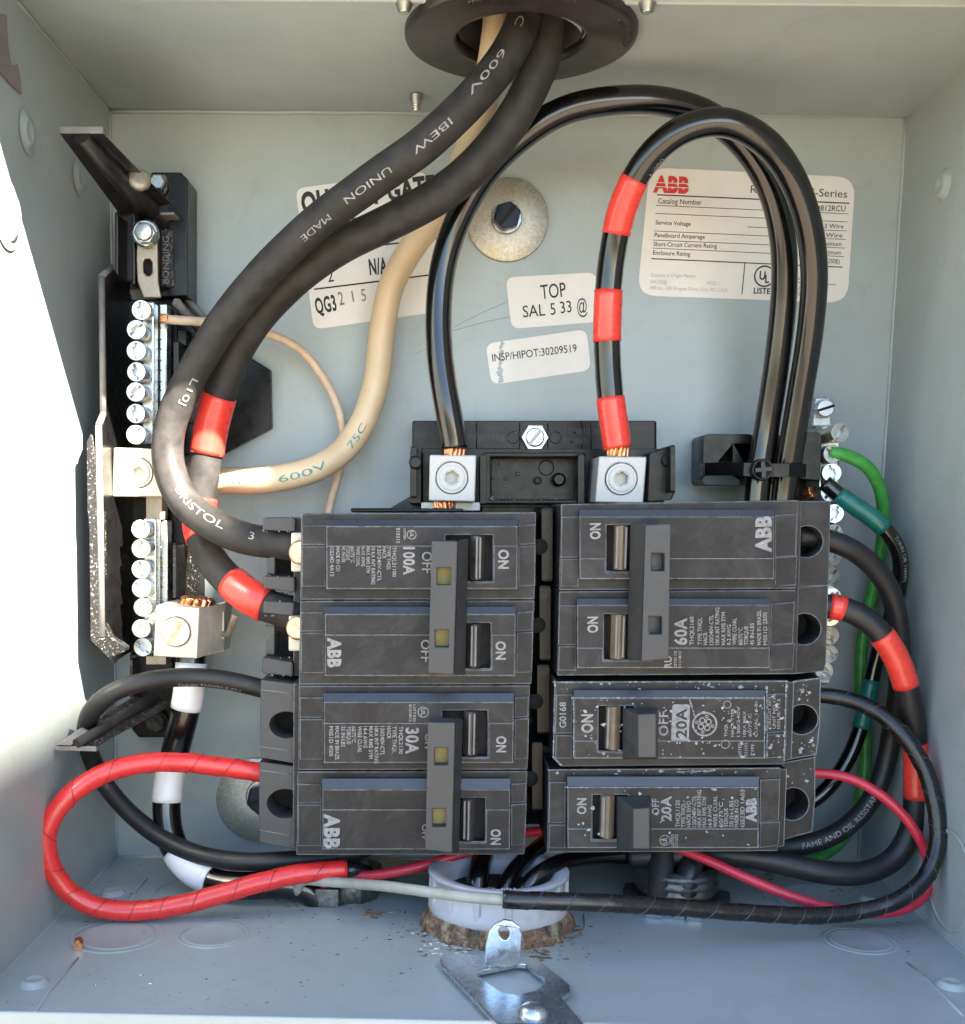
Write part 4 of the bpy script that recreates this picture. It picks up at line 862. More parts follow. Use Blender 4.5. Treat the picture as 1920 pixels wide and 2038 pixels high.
# ================================================================== circuit breakers
ZC, ZP = 2.70, 2.86
def pole_case(t, q, mat, z0=.9, ledge=None):
    """one moulded pole; q = four measured corners of its front face"""
    mb = MB(); mb.prism(pxpoly(q, ZC), z0, ZC); return obj("pole_case", mb, mat, t, bevel=.02)
def panel(t, x0, ys, yf, x1, y1, mat, hole=None, seam=None, dx=0):
    """raised label panel with a sloped upper side and a recess for the handle"""
    P_ = lambda x, y, z: P(x, y, z)
    q = [P_(x0+dx, yf, ZP), P_(x1+dx, yf, ZP), P_(x1, y1, ZP), P_(x0, y1, ZP)]
    holes = [pxpoly([(hole[0], hole[1]), (hole[2], hole[1]), (hole[2], hole[3]), (hole[0], hole[3])], ZP)] if hole else []
    mb = MB(); mb.prism([p[:2] for p in q], ZC-.05, ZP, holes=holes)
    o = obj("label_panel", mb, mat, t, bevel=.010)
    a = [P_(x0+dx-1, ys, ZP-.05), P_(x1+dx+1, ys, ZP-.05)]; b_ = [q[0]-Z*.006, q[1]-Z*.006]
    mb = MB(); mb.add([a[0], a[1], b_[1], b_[0], b_[0]-Z*.15, b_[1]-Z*.15], [(0, 3, 2, 1), (0, 1, 5, 4), (0, 4, 3), (1, 2, 5), (3, 4, 5, 2)]); obj("panel_slope", mb, "slope_plastic", o, bevel=.004)
    if hole:
        mb = MB(); mb.prism([p for p in holes[0]], ZC-.04, ZC+.004); obj("handle_recess", mb, "knockout_void", o)
    if seam:       # the lower part of the moulding stands a hair prouder
        hx = holes[0] if hole else None; ys_ = seam
        qq = [P_(x0+dx, ys_, ZP+.012), P_(x1+dx, ys_, ZP+.012), P_(x1-1, y1-1, ZP+.012), P_(x0+1, y1-1, ZP+.012)]
        hl = []
        mb = MB()
        if hole and hole[1] < ys_ < hole[3]:
            pts = [(x0, ys_), (hole[0]-2, ys_), (hole[0]-2, hole[3]+3), (hole[2]+2, hole[3]+3), (hole[2]+2, ys_), (x1, ys_), (x1-1, y1-1), (x0+1, y1-1)]
            mb.prism(pxpoly(pts, ZP+.012), ZP-.02, ZP+.012)
        else:
            if hole: hl = [pxpoly([(hole[0]-2, hole[1]-2), (hole[2]+2, hole[1]-2), (hole[2]+2, hole[3]+2), (hole[0]-2, hole[3]+2)], ZP+.012)] if hole[1] > ys_+3 else []
            mb.prism([p[:2] for p in qq], ZP-.02, ZP+.012, holes=hl)
        obj("panel_step", mb, mat, o, bevel=.007)
    return o
def shelf(t, pts, mat, z1, z0=1.0, name="case_step", bev=.012):
    mb = MB(); mb.prism(pxpoly(pts, z1), z0, z1); return obj(name, mb, mat, t, bevel=bev)
def rocker(t, x0, y0, x1, y1, mat, ribs):
    a, b_ = P(x0, y1, ZP+.05), P(x1, y0, ZP+.05); mb = MB(); n = 9
    w = b_[0]-a[0]; prof = [(a[0]+w*i/n, ZP+.0+.09*math.sin(math.pi*(i+.5)/(n+1))) for i in range(n+1)]
    vs = []
    for x, z in prof: vs += [(x, a[1], z), (x, b_[1], z)]
    for x, z in (prof[0], prof[-1]): vs += [(x, a[1], ZC), (x, b_[1], ZC)]
    fs = [(2*i, 2*i+2, 2*i+3, 2*i+1) for i in range(n)]
    k = 2*(n+1); fs += [(0, 1, k+1, k), (2*n, k+2, k+3, 2*n+1), tuple([2*i for i in range(n+1)]+[k+2, k]), tuple([2*i+1 for i in range(n, -1, -1)]+[k+1, k+3])]
    mb.add(vs, fs)
    o = obj("toggle", mb, mat, t, bevel=.006)
    mb = MB()
    for f_ in ribs:
        x = a[0]+w*f_; zz = ZP+.09*math.sin(math.pi*(f_*n+.5)/(n+1)); mb.box((x-.012, a[1]+.02, zz-.02), (x+.012, b_[1]-.02, zz+.018))
    obj("toggle_rib", mb, "light_edge_plastic", o, bevel=.004)
def tie_bar(t, front, side, slots, flag, zt=3.34, zb=2.93):
    """handle tie: front = 4 corners, side = 2 x positions of the sloping flank foot (top, bottom)"""
    hs = [pxpoly([(a, b_), (c_, b_), (c_, d_), (a, d_)], zt) for a, b_, c_, d_ in slots]
    mb = MB(); mb.prism(pxpoly(front, zt), zb+.1, zt, holes=hs); o = obj("handle_tie", mb, "tie_bar_plastic", t, bevel=.015)
    f = [P(*p, zt) for p in front]; r_ = side[0] > front[0][0]
    top, bot = (f[1], f[2]) if r_ else (f[0], f[3])
    s0, s1 = P(side[0], front[0][1]-4, zb), P(side[1], front[2][1]-1, zb)
    e_ = np.array((.004 if r_ else -.004, 0, -.004)); mb = MB(); d = Z*.2
    top = top+e_; bot = bot+e_
    mb.add([top, s0, s1, bot, top-Z*.35, s0-Z*.05, s1-Z*.05, bot-Z*.35], [(0, 3, 2, 1), (4, 5, 6, 7), (0, 1, 5, 4), (1, 2, 6, 5), (2, 3, 7, 6), (3, 0, 4, 7)])
    obj("tie_flank", mb, "tie_bar_plastic", o, bevel=.012)
    for q, h in zip(slots, hs):
        g = (4 if r_ else -4); mb = MB(); mb.prism([(x, y) for x, y in h], zb+.06, zt-.16); obj("indicator_flag", mb, flag, o)
def ul_mark(mb, x, y, r, z):
    c = P(x, y, z); k = ppi(c); annulus(mb, c[:2], (r-1.5)/k, r/k, z); 
def small_lines(mb, lines, y0, down, h, z):
    for txt, x, yend in lines: text_px(mb, txt, (x, y0), (x, yend), h, z, .012)

def terminal_slot(t, x0, y0, x1, y1, z0=1.2, z1=2.35):
    shelf(t, [(x0, y0), (x1, y0), (x1, y1), (x0, y1)], "black_plastic", z1, z0, "terminal_cavity")
# ---- 100 A two pole, upper left
g = "breaker_plastic"
t = thing("circuit_breaker", "two-pole 100A breaker, upper left of the bank, fed by the thick cables", "breaker", (P(830, 1360, .9)[0], P(830, 1360, .9)[1], .9))
pole_case(t, [(599, 1021), (1067, 1019), (1064, 1193), (597, 1194)], g); pole_case(t, [(597, 1195.5), (1064, 1194.5), (1058, 1362), (594, 1363)], g)
panel(t, 649, 1034, 1047, 1030, 1173, g, (886, 1065, 980, 1156), 1086); panel(t, 646, 1207, 1222, 1026, 1346, g, (884, 1240, 976, 1330), 1263)
for y0, y1 in ((1045, 1085), (1087, 1168)): shelf(t, [(600, y0), (648, y0), (648, y1), (600, y1)], g, ZC+.028, ZC-.1); shelf(t, [(1031, y0), (1066, y0-2), (1065, y1-2), (1031, y1)], g, ZC+.028, ZC-.1)
for y0, y1 in ((1218, 1257), (1259, 1340)): shelf(t, [(598, y0), (645, y0), (645, y1), (598, y1)], g, ZC+.028, ZC-.1); shelf(t, [(1028, y0), (1061, y0-2), (1059, y1-2), (1027, y1)], g, ZC+.028, ZC-.1)
rocker(t, 935, 1066, 964, 1154, "toggle_plastic", (.45, .7)); rocker(t, 930, 1242, 957, 1328, "toggle_plastic", (.3, .6))
tie_bar(t, [(859, 1076), (911, 1077), (903, 1344), (852, 1340)], (932, 926), [(870, 1130, 897, 1164), (866, 1254, 893, 1288)], "yellow_flag")
z = ZP+.013; mb = MB()
text_px(mb, "ON", (992, 1094), (992, 1132), 20, z, .035); text_px(mb, "ON", (987, 1276), (987, 1313), 19, z, .035)
text_px(mb, "100A", (803, 1089), (803, 1144), 22, z, .03); text_px(mb, "OFF", (840, 1098), (840, 1141), 20, z, .01); text_px(mb, "OFF", (838, 1273), (838, 1317), 18, z, .01)
ul_mark(mb, 819, 1064, 9.5, ZP+.001); text_px(mb, "UL", (816, 1057), (816, 1070), 7, ZP+.001, .03); text_px(mb, "LISTED", (803, 1052), (803, 1074), 4.5, ZP+.001, .02); text_px(mb, "E15212", (789, 1051), (789, 1081), 6.5, ZP+.001, .03)
small_lines(mb, [("THQL21100", 781, 1148), ("TYPE THQL", 770, 1134), ("HACR", 761, 1112), ("120/240V-CTL", 751, 1157), ("10 KA INT RATING", 739, 1163), ("MAX RMS SYM", 729, 1140), ("4-1/0 AWG", 719, 1127), ("WIRE CU/AL", 709, 1127), ("60/75°C", 698, 1120), ("TORQUE", 689, 1115), ("45 IN-LBS", 680, 1119), ("MADE IN CO", 669, 1137), ("GS24D 4A15", 657, 1147)], 1088, 1, 7.5, z)
obj("printed_text", mb, "silver_print", t)
mb = MB(); text_px(mb, "ABB", (653, 1269), (653, 1328), 25, z, .05); lo = obj("logo", mb, "silver_print", t)
# its forked terminal end
f = "tie_bar_plastic"; zt_ = 2.3
for pts in ([(523, 1030), (588, 1030), (587, 1058), (522, 1055)], [(523, 1146), (587, 1149), (587, 1179), (524, 1171)], [(524, 1196), (586, 1199), (585, 1226), (523, 1220)], [(521, 1308), (583, 1318), (583, 1347), (521, 1340)]):
    shelf(t, pts, f, zt_, 1.1, "terminal_fork", .02)
for pts in ([(529, 1058), (548, 1058), (548, 1088), (529, 1088)], [(530, 1112), (547, 1104), (547, 1144), (530, 1142)], [(528, 1222), (547, 1223), (546, 1248), (528, 1246)], [(529, 1272), (546, 1260), (546, 1304), (529, 1302)]):
    shelf(t, pts, f, 2.12, 1.1, "terminal_wall", .015)
for x0, y0, x1, y1 in ((546, 1056, 600, 1146), (545, 1222, 600, 1306)): shelf(t, [(x0, y0), (x1, y0), (x1, y1), (x0, y1)], "knockout_void", 1.75, 1.1, "terminal_cavity")
shelf(t, [(585, 1030), (600, 1030), (600, 1345), (583, 1345)], g, 2.2, 1.0, "terminal_back")
for x, y0, y1, sy in ((579, 1060, 1138, 1100), (574, 1226, 1296, 1250)):
    shelf(t, [(x, y0), (606, y0), (606, y1), (x, y1)], "cream_aluminium", 2.34, 1.3, "wire_lug", .02)
    c = P(x+20, sy, 2.38); mb = MB(); mb.lathe([(.15, 0), (.15, .04), (.12, .06)], c, (-.3, .1, 1), n=26); obj("lug_screw", mb, "copper_dull", t)
mb = MB()
for k in range(40):
    x = random.uniform(524, 584); y = random.choice([1030, 1057, 1147, 1178, 1196, 1225, 1309, 1345, 1181, 1187])+random.gauss(0, 1.2)
    c = P(x, y, 2.31 if not 1179 < y < 1190 else 1.9); mb.lathe([(random.uniform(.008, .02), 0), (.003, .012)], c, n=5)
obj("rough_moulding_marks", mb, "light_edge_plastic", t, kind="stuff")

# ---- 30 A two pole, lower left
t = thing("circuit_breaker", "two-pole 30A breaker, lower left of the bank, with yellow flags in its handle tie", "breaker", (P(830, 1700, .9)[0], P(830, 1700, .9)[1], .9))
pole_case(t, [(594, 1364.5), (1055, 1363.5), (1050, 1532), (592, 1533)], g); pole_case(t, [(591, 1535), (1050, 1534), (1044, 1701), (589, 1702)], g)
panel(t, 644, 1379, 1397, 1022, 1519, g, (880, 1414, 970, 1506), 1439); panel(t, 641, 1549, 1571, 1015, 1691, g, (878, 1588, 965, 1674), 1611)
for y0, y1 in ((1388, 1429), (1431, 1512)): shelf(t, [(596, y0), (643, y0), (643, y1), (596, y1)], g, ZC+.028, ZC-.1); shelf(t, [(1024, y0), (1053, y0-2), (1051, y1-2), (1023, y1)], g, ZC+.028, ZC-.1)
for y0, y1 in ((1560, 1599), (1601, 1684)): shelf(t, [(592, y0), (640, y0), (640, y1), (592, y1)], g, ZC+.028, ZC-.1); shelf(t, [(1017, y0), (1048, y0-2), (1045, y1-2), (1017, y1)], g, ZC+.028, ZC-.1)
rocker(t, 922, 1416, 951, 1503, "toggle_plastic", (.4, .75)); rocker(t, 918, 1590, 946, 1672, "toggle_plastic", (.2, .5))
tie_bar(t, [(851, 1437), (906, 1438), (900, 1698), (846, 1692)], (921, 913), [(865, 1489, 891, 1523), (861, 1610, 887, 1646)], "yellow_flag")
z = ZP+.013; mb = MB()
text_px(mb, "ON", (988, 1465), (988, 1497), 19, z, .035); text_px(mb, "ON", (977, 1650), (977, 1681), 19, z, .035)
text_px(mb, "30A", (808, 1448), (808, 1500), 25, z, .03); text_px(mb, "OFF", (846, 1460), (846, 1494), 12, z, .01); text_px(mb, "OFF", (840, 1640), (840, 1672), 12, z, .01)
ul_mark(mb, 842, 1417, 11, ZP+.001); text_px(mb, "UL", (838, 1410), (838, 1424), 8, ZP+.001, .03); text_px(mb, "LISTED", (822, 1402), (822, 1436), 5, ZP+.001, .02); text_px(mb, "E151812", (814, 1402), (814, 1436), 5, ZP+.001, .03)
small_lines(mb, [("THQL2130", 794, 1500), ("TYPE THQL", 781, 1498), ("HACR", 770, 1470), ("120/240V-CTL", 757, 1503), ("10KA INT RATING", 745, 1519), ("MAX RMS SYM", 734, 1510), ("14-4 AWG", 723, 1488), ("WIRE CU/AL", 712, 1498), ("60/75°C", 700, 1478), ("TORQUE", 690, 1481), ("35 IN-LBS", 679, 1486), ("MADE IN BRAZIL", 667, 1513), ("M051D 4505", 655, 1505)], 1445, 1, 8, z)
obj("printed_text", mb, "silver_print", t)
mb = MB(); text_px(mb, "ABB", (646, 1619), (646, 1688), 29, z, .05); obj("logo", mb, "silver_print", t)
def half_hole_block(t, outer, hx, hy, hr_, hrx, z1, mat, z0=1.0, n=22):
    """terminal block with a round wire and screw opening in its face"""
    mb = MB(); c = P(hx, hy, z1); k = ppi(c); hole = circ(c, hrx/k, n, 0, hr_/k); mb.prism(pxpoly(outer, z1), z0, z1, holes=[hole], smooth_holes=True); o = obj("terminal_block", mb, mat, t, bevel=.018)
    mb = MB(); mb.prism(circ(c, hrx/k*1.05, n, 0, hr_/k*1.05), z0+.02, z1-.55); obj("terminal_cavity", mb, "knockout_void", o)
    mb = MB(); q = c+np.array((.02, 0, -.4)); mb.lathe([(min(hrx, hr_)/k*.55, -.1), (min(hrx, hr_)/k*.55, 0), (min(hrx, hr_)/k*.4, .02)], q-Z*.25+np.array((.04, -.02, 0)), n=20); obj("terminal_screw", mb, "locknut_steel", o)
    return o
half_hole_block(t, [(519, 1353), (590, 1362), (590, 1520), (519, 1508), (517, 1440)], 570, 1443, 27, 34, 2.45, f)
half_hole_block(t, [(516, 1516), (588, 1526), (588, 1690), (516, 1676), (515, 1600)], 567, 1600, 30, 36, 2.45, f)
shelf(t, [(584, 1360), (600, 1362), (596, 1690), (582, 1688)], g, 2.58, 1.0, "terminal_back")
mb = MB()
for a, b_ in (((519, 1373), (590, 1381)), ((519, 1486), (590, 1496)), ((517, 1533), (588, 1542)), ((516, 1652), (586, 1664))): mb.tube([P(*a, 2.452), P(*b_, 2.452)], .007, n=4)
obj("mould_line", mb, "light_edge_plastic", t)

# ---- 60 A two pole, upper right
t = thing("circuit_breaker", "two-pole 60A breaker, upper right of the bank, below the glossy cables", "breaker", (P(1340, 1340, .9)[0], P(1340, 1340, .9)[1], .9))
pole_case(t, [(1116, 1003), (1590, 995), (1583, 1172), (1112, 1175)], g); pole_case(t, [(1112, 1176.5), (1583, 1173.5), (1577, 1342), (1108, 1345)], g)
panel(t, 1153, 1014, 1028, 1541, 1153, g, (1207, 1045, 1300, 1136), 1111); panel(t, 1148, 1191, 1204, 1532, 1330, g, (1202, 1222, 1295, 1312), 1289)
for y0, y1 in ((1028, 1110), (1112, 1168)): shelf(t, [(1117, y0), (1152, y0), (1152, y1), (1115, y1)], g, ZC+.028, ZC-.1); shelf(t, [(1542, y0-3), (1587, y0-6), (1584, y1-3), (1541, y1)], g, ZC+.028, ZC-.1)
for y0, y1 in ((1204, 1284), (1286, 1335)): shelf(t, [(1112, y0), (1147, y0), (1147, y1), (1110, y1)], g, ZC+.028, ZC-.1); shelf(t, [(1533, y0-3), (1582, y0-6), (1578, y1-3), (1532, y1)], g, ZC+.028, ZC-.1)
rocker(t, 1222, 1046, 1250, 1134, "bronze_toggle", (.15, .85)); rocker(t, 1215, 1223, 1247, 1311, "bronze_toggle", (.3, .8))
tie_bar(t, [(1284, 1045), (1334, 1042), (1330, 1312), (1276, 1317)], (1255, 1249), [(1297, 1101, 1322, 1136), (1292, 1227, 1317, 1262)], "tie_bar_plastic")
z = ZP+.013; mb = MB()
text_px(mb, "ON", (1194, 1073), (1194, 1041), 20, ZP+.001, .035); text_px(mb, "ON", (1189, 1259), (1189, 1227), 20, ZP+.001, .035)
text_px(mb, "60A", (1366, 1283), (1366, 1230), 24, ZP+.001, .03)
small_lines(mb, [("THQL2160", 1380, 1227), ("TYPE THQL", 1396, 1229), ("HACR", 1407, 1258), ("120/240V-CTL", 1419, 1224), ("10KA INT RATING", 1431, 1209), ("MAX RMS SYM", 1443, 1218), ("8-2 AWG", 1454, 1243), ("WIRE CU/AL", 1465, 1230), ("60/75°C", 1477, 1249), ("TORQUE", 1488, 1246), ("45 IN-LBS", 1500, 1240), ("MADE IN BRAZIL", 1514, 1214), ("M051D 2505", 1526, 1218)], 1283.5, -1, 8, ZP+.001)
text_px(mb, "RU", (1336, 1329), (1336, 1306), 14, z, .03); text_px(mb, "LISTED CB", (1346, 1329), (1346, 1296), 5, z, .02); text_px(mb, "E151812", (1355, 1329), (1355, 1296), 5, z, .02)
obj("printed_text", mb, "silver_print", t)
mb = MB(); text_px(mb, "ABB", (1533, 1099), (1533, 1027), 29, ZP+.001, .05); obj("logo", mb, "silver_print", t)
tb = "breaker_plastic"
half_hole_block(t, [(1585, 997), (1653, 997), (1649, 1166), (1580, 1168)], 1606, 1078, 31, 31, 2.45, tb)
half_hole_block(t, [(1580, 1170), (1648, 1164), (1644, 1318), (1640, 1336), (1574, 1342)], 1600, 1252, 31, 33, 2.45, tb)
shelf(t, [(1576, 997), (1596, 997), (1585, 1341), (1568, 1341)], tb, 2.58, 1.0, "terminal_back")

# ---- worn 20 A single pole with round monogram
gw = "worn_breaker_plastic"
t = thing("circuit_breaker", "scuffed single-pole 20A breaker with a round monogram and white dust, third on the right", "breaker", (P(1330, 1522, .9)[0], P(1330, 1522, .9)[1], .9))
pole_case(t, [(1104, 1356), (1570, 1354), (1562, 1522), (1116, 1526), (1100, 1510)], gw)
panel(t, 1142, 1373, 1389, 1522, 1510, gw, (1191, 1405, 1262, 1494), 1474)
for y0, y1 in ((1382, 1460), (1463, 1510)): shelf(t, [(1106, y0), (1139, y0), (1138, y1), (1104, y1)], gw, ZC+.028, ZC-.1); shelf(t, [(1524, y0-1), (1566, y0-2), (1563, y1-3), (1522, y1)], gw, ZC+.028, ZC-.1)
rocker(t, 1205, 1406, 1236, 1492, "bronze_toggle", (.12,))
def handle(t, x0, x1, xf, y0, y1, yf0):
    a = [P(x0, y1+3, ZP), P(x1+3, y1+3, ZP), P(x1+3, y0, ZP), P(x0, y0, ZP)]; b_ = [P(xf, y1, 3.3), P(x1, y1, 3.3), P(x1, yf0, 3.3), P(xf, yf0+2, 3.3)]
    mb = MB(); mb.hexa(a, b_); obj("handle", mb, "tie_bar_plastic", t, bevel=.015)
handle(t, 1238, 1306, 1270, 1408, 1508, 1420)
mb = MB(); z = ZP+.001
text_px(mb, "ON", (1179, 1458), (1179, 1421), 22, z, .035); text_px(mb, "OFF", (1329, 1464), (1329, 1416), 18, z, .02)
c0 = P(1402, 1441, z); annulus(mb, c0[:2], 21.5/ppi(c0), 25/ppi(c0), z)
k = ppi(c0)
for i in range(4):
    a = i*math.pi/2+.6; q = (c0[0]+9/k*math.cos(a), c0[1]+9/k*math.sin(a)); annulus(mb, q, 4.0/k, 6.5/k, z+.0005*i, 14); a2 = a+.75; q = (c0[0]+16/k*math.cos(a2), c0[1]+16/k*math.sin(a2)); annulus(mb, q, 1.8/k, 3.6/k, z, 10)
text_px(mb, "G0168", (1126, 1448), (1126, 1397), 13, ZC+.03, .01)
obj("printed_text", mb, "silver_print", t)
mb = MB(); mb.prism(rrect(*P(1335, 1475, z)[:2], *P(1373, 1402, z)[:2], .03), z-.01, z+.002); obj("rating_plate", mb, "silver_print", t)
mb = MB(); text_px(mb, "20A", (1366, 1468), (1366, 1410), 21, z+.002, .02); obj("printed_text", mb, "black_print", t, label="black 20A on a pale plate")
mb = MB(); small_lines(mb, [("THQL", 1447, 1440), ("HACR TYPE", 1460, 1410), ("120/240V", 1472, 1405), ("10KA MAX", 1484, 1415), ("60/75 C", 1495, 1420), ("CU/AL 14-8", 1507, 1400)], 1466, -1, 6, z)
small_lines(mb, [("LISTED", 1475, 1478), ("E11592", 1487, 1478), ("TYPE", 1500, 1480)], 1504, -1, 6, z+.012); small_lines(mb, [("CIRCUIT BKR", 1534, 1385), ("UNIT NO 12", 1543, 1388), ("ISSUE 112", 1552, 1390)], 1450, -1, 6, ZC+.03)
ul_mark(mb, 1443, 1481, 9, z+.012); ul_mark(mb, 1447, 1402, 8, z); obj("printed_text", mb, "silver_print", t, label="faint small print")
half_hole_block(t, [(1572, 1356), (1633, 1348), (1631, 1440), (1627, 1480), (1624, 1502), (1566, 1512)], 1596, 1432, 30, 31, 2.45, gw)
shelf(t, [(1562, 1357), (1580, 1357), (1575, 1512), (1558, 1516)], gw, 2.58, 1.0, "terminal_back")
def chalk(t, x0, y0, x1, y1, n, seed, zz, lines=()):
    rr = random.Random(seed); mb = MB()
    for _ in range(n):
        x, y = rr.uniform(x0, x1), rr.uniform(y0, y1); c = P(x, y, zz); s_ = rr.choice([.006, .008, .012, .02]); a = rr.uniform(0, 6.28); st = rr.uniform(1, 2.5)
        mb.prism([(c[0]+s_*math.cos(a+q)*(st if i % 3 == 0 else 1)*rr.uniform(.6, 1.2), c[1]+s_*math.sin(a+q)*rr.uniform(.6, 1.3)) for i, q in enumerate((0, 1, 2.1, 3, 4.2, 5.2))], zz, zz+.004)
    for (ax, ay, bx, by, w) in lines:
        k_ = int(math.hypot(bx-ax, by-ay)/5.5)
        for i in range(k_):
            if rr.random() < .10: continue
            x, y = ax+(bx-ax)*i/k_, ay+(by-ay)*i/k_; c = P(x, y, zz); r_ = w/ppi(c)*rr.uniform(.25, .9); d = np.array((bx-ax, -(by-ay))); d = d/np.linalg.norm(d); nn = np.array((-d[1], d[0])); L = .028
            mb.prism([tuple(c[:2]+d*L*u+nn*r_*v*rr.uniform(.5, 1.2)) for u, v in ((-1, -.3), (0, -1), (1, -.4), (1, .4), (.2, 1), (-1, .5))], zz, zz+.004)
    obj("paint_specks", mb, "chalk", t, kind="stuff")
chalk(t, 1145, 1392, 1518, 1508, 130, 3, ZP+.013, [(1141, 1389, 1520, 1389, 2.6), (1141, 1389, 1141, 1508, 1.8), (1521, 1390, 1521, 1508, 2.2), (1373, 1395, 1384, 1432, 3)])
chalk(t, 1104, 1358, 1566, 1372, 26, 4, ZC+.002, [(1104, 1358, 1568, 1356, 2.2), (1104, 1357, 1101, 1510, 2.2), (1102, 1508, 1118, 1524, 3)]); chalk(t, 1526, 1362, 1562, 1510, 22, 5, ZC+.03, [(1526, 1372, 1526, 1508, 3), (1564, 1362, 1560, 1515, 2.5)])
chalk(t, 1578, 1360, 1624, 1395, 14, 8, 2.452, [(1575, 1358, 1630, 1350, 2)]); chalk(t, 1572, 1466, 1622, 1500, 16, 9, 2.452)

# ---- 20 A single pole, lowest right
t = thing("circuit_breaker", "single-pole 20A breaker at the bottom right of the bank, red wire at its end", "breaker", (P(1320, 1695, .9)[0], P(1320, 1695, .9)[1], .9))
pole_case(t, [(1091, 1531), (1554, 1527), (1548, 1694), (1088, 1697)], gw)
panel(t, 1129, 1545, 1566, 1510, 1688, gw, (1179, 1582, 1250, 1670), 1649)
for y0, y1 in ((1556, 1638), (1641, 1688)): shelf(t, [(1093, y0), (1126, y0), (1125, y1), (1091, y1)], gw, ZC+.028, ZC-.1); shelf(t, [(1512, y0-4), (1553, y0-6), (1550, y1-5), (1511, y1)], gw, ZC+.028, ZC-.1)
rocker(t, 1194, 1583, 1224, 1668, "bronze_toggle", (.12, .2)); handle(t, 1226, 1293, 1260, 1584, 1690, 1608)
mb = MB(); z = ZP+.001
text_px(mb, "ON", (1166, 1620), (1166, 1588), 18, z, .03); text_px(mb, "OFF", (1311, 1621), (1311, 1589), 14, z, .02); text_px(mb, "20A", (1335, 1634), (1335, 1584), 19, z, .03)
small_lines(mb, [("THQL1120", 1352, 1592), ("TYPE THQL", 1363, 1598), ("HACR SWD", 1374, 1594), ("120/240V-CTL", 1385, 1583), ("10KA INT RATING", 1395, 1572), ("MAX RMS SYM", 1405, 1586), ("14-8 AWG", 1416, 1602), ("WIRE CU/AL", 1427, 1583), ("60/75°C", 1438, 1596), ("TORQUE", 1448, 1608), ("20 IN-LBS", 1459, 1593), ("MADE IN CO", 1469, 1591), ("GS23D 1A03", 1481, 1571)], 1646, -1, 8, z)
ul_mark(mb, 1323, 1672, 11, z+.012); text_px(mb, "UL", (1327, 1679), (1327, 1665), 8, z+.012, .03); text_px(mb, "LISTED", (1341, 1686), (1341, 1660), 6, z+.012, .02); text_px(mb, "E11592", (1349, 1686), (1349, 1660), 6, z+.012, .02)
obj("printed_text", mb, "silver_print", t)
mb = MB(); text_px(mb, "ABB", (1504, 1636), (1504, 1588), 19, z, .06); obj("logo", mb, "silver_print", t)
half_hole_block(t, [(1556, 1518), (1622, 1506), (1622, 1590), (1616, 1655), (1556, 1672)], 1578, 1600, 33, 31, 2.45, gw)
shelf(t, [(1548, 1530), (1566, 1530), (1560, 1684), (1544, 1688)], gw, 2.58, 1.0, "terminal_back")
chalk(t, 1132, 1570, 1506, 1686, 40, 13, ZP+.013, [(1129, 1567, 1508, 1567, 1.4), (1508, 1660, 1508, 1688, 3)]); chalk(t, 1094, 1532, 1545, 1542, 16, 14, ZC+.002, [(1350, 1536, 1420, 1534, 3), (1093, 1532, 1550, 1529, 1.3)])
chalk(t, 1560, 1530, 1615, 1560, 8, 15, 2.452, [(1552, 1632, 1556, 1668, 3)])

# ================================================================== fittings in the bottom
def on_floor(x, y): return FL(x, y)
# left locknut with threaded nipple
c = on_floor(662, 1768); k = ppi(c); R = 112/k
t = thing("conduit_locknut", "dirty steel locknut on the box bottom under the left breakers", "locknut", c)
mb = MB(); out = []
for i in range(8):
    a = i*math.pi/4
    for da, rr_ in ((-.20, 1.0), (.20, 1.0), (.26, .90), (.52, .90)): out.append((c[0]+R*rr_*math.cos(a+da), c[2]+R*rr_*math.sin(a+da)))
mb.prism(out, c[1]+.002, c[1]+.24, holes=[circ((c[0], c[2]), R*.72, 40)], axis=1); obj("nut", mb, "locknut_steel", t, bevel=.02)
mb = MB(); mb.lathe([(R*.72, .02), (R*.72, .30), (R*.70, .34), (R*.62, .34), (R*.62, .04)], c, (0, 1, 0), n=40, cap=False)
for i in range(3): mb.lathe([(R*.72, .1+i*.07), (R*.745, .12+i*.07), (R*.72, .14+i*.07)], c, (0, 1, 0), n=40, cap=False)
obj("threaded_nipple", mb, "locknut_steel", t); mb = MB(); mb.lathe([(R*.66, .05), (.001, .05)], c, (0, 1, 0), n=32, cap=False); obj("dark_bore", mb, "knockout_void", t)
# grey plastic bushing over a rusty conduit end
c = on_floor(990, 1836); k = ppi(c); R = 139/k
t = thing("conduit_bushing", "pale grey plastic insulating bushing on a rusty conduit end, bottom centre", "bushing", c)
mb = MB(); mb.lathe([(R*1.09, 0), (R*1.07, .05), (R*1.04, .14), (R*1.0, .21), (R*.95, .22), (R*.80, .22)], c, (0, 1, 0), n=56, cap=False)
m2 = []; 
for v in mb.v:
    d = np.array(v)-c; j_ = 1+.03*math.sin(math.atan2(d[2], d[0])*9)+.02*math.sin(math.atan2(d[2], d[0])*23); m2.append((c[0]+d[0]*j_, v[1], c[2]+d[2]*j_))
mb.v = m2; obj("rusty_conduit_end", mb, "rusty_ring", t)
h0, h1 = .20, .70
mb = MB(); mb.lathe([(R*.80, h0), (R*.985, h0), (R*.995, h0+.03), (R*.995, h0+.14), (R*.955, h0+.17), (R*.95, h1-.06), (R, h1-.05), (R, h1-.01), (R*.985, h1), (R*.80, h1-.03), (R*.74, h1-.10), (R*.74, h0)], c, (0, 1, 0), n=72, cap=False); obj("bushing_body", mb, "pvc_grey", t)
first = None
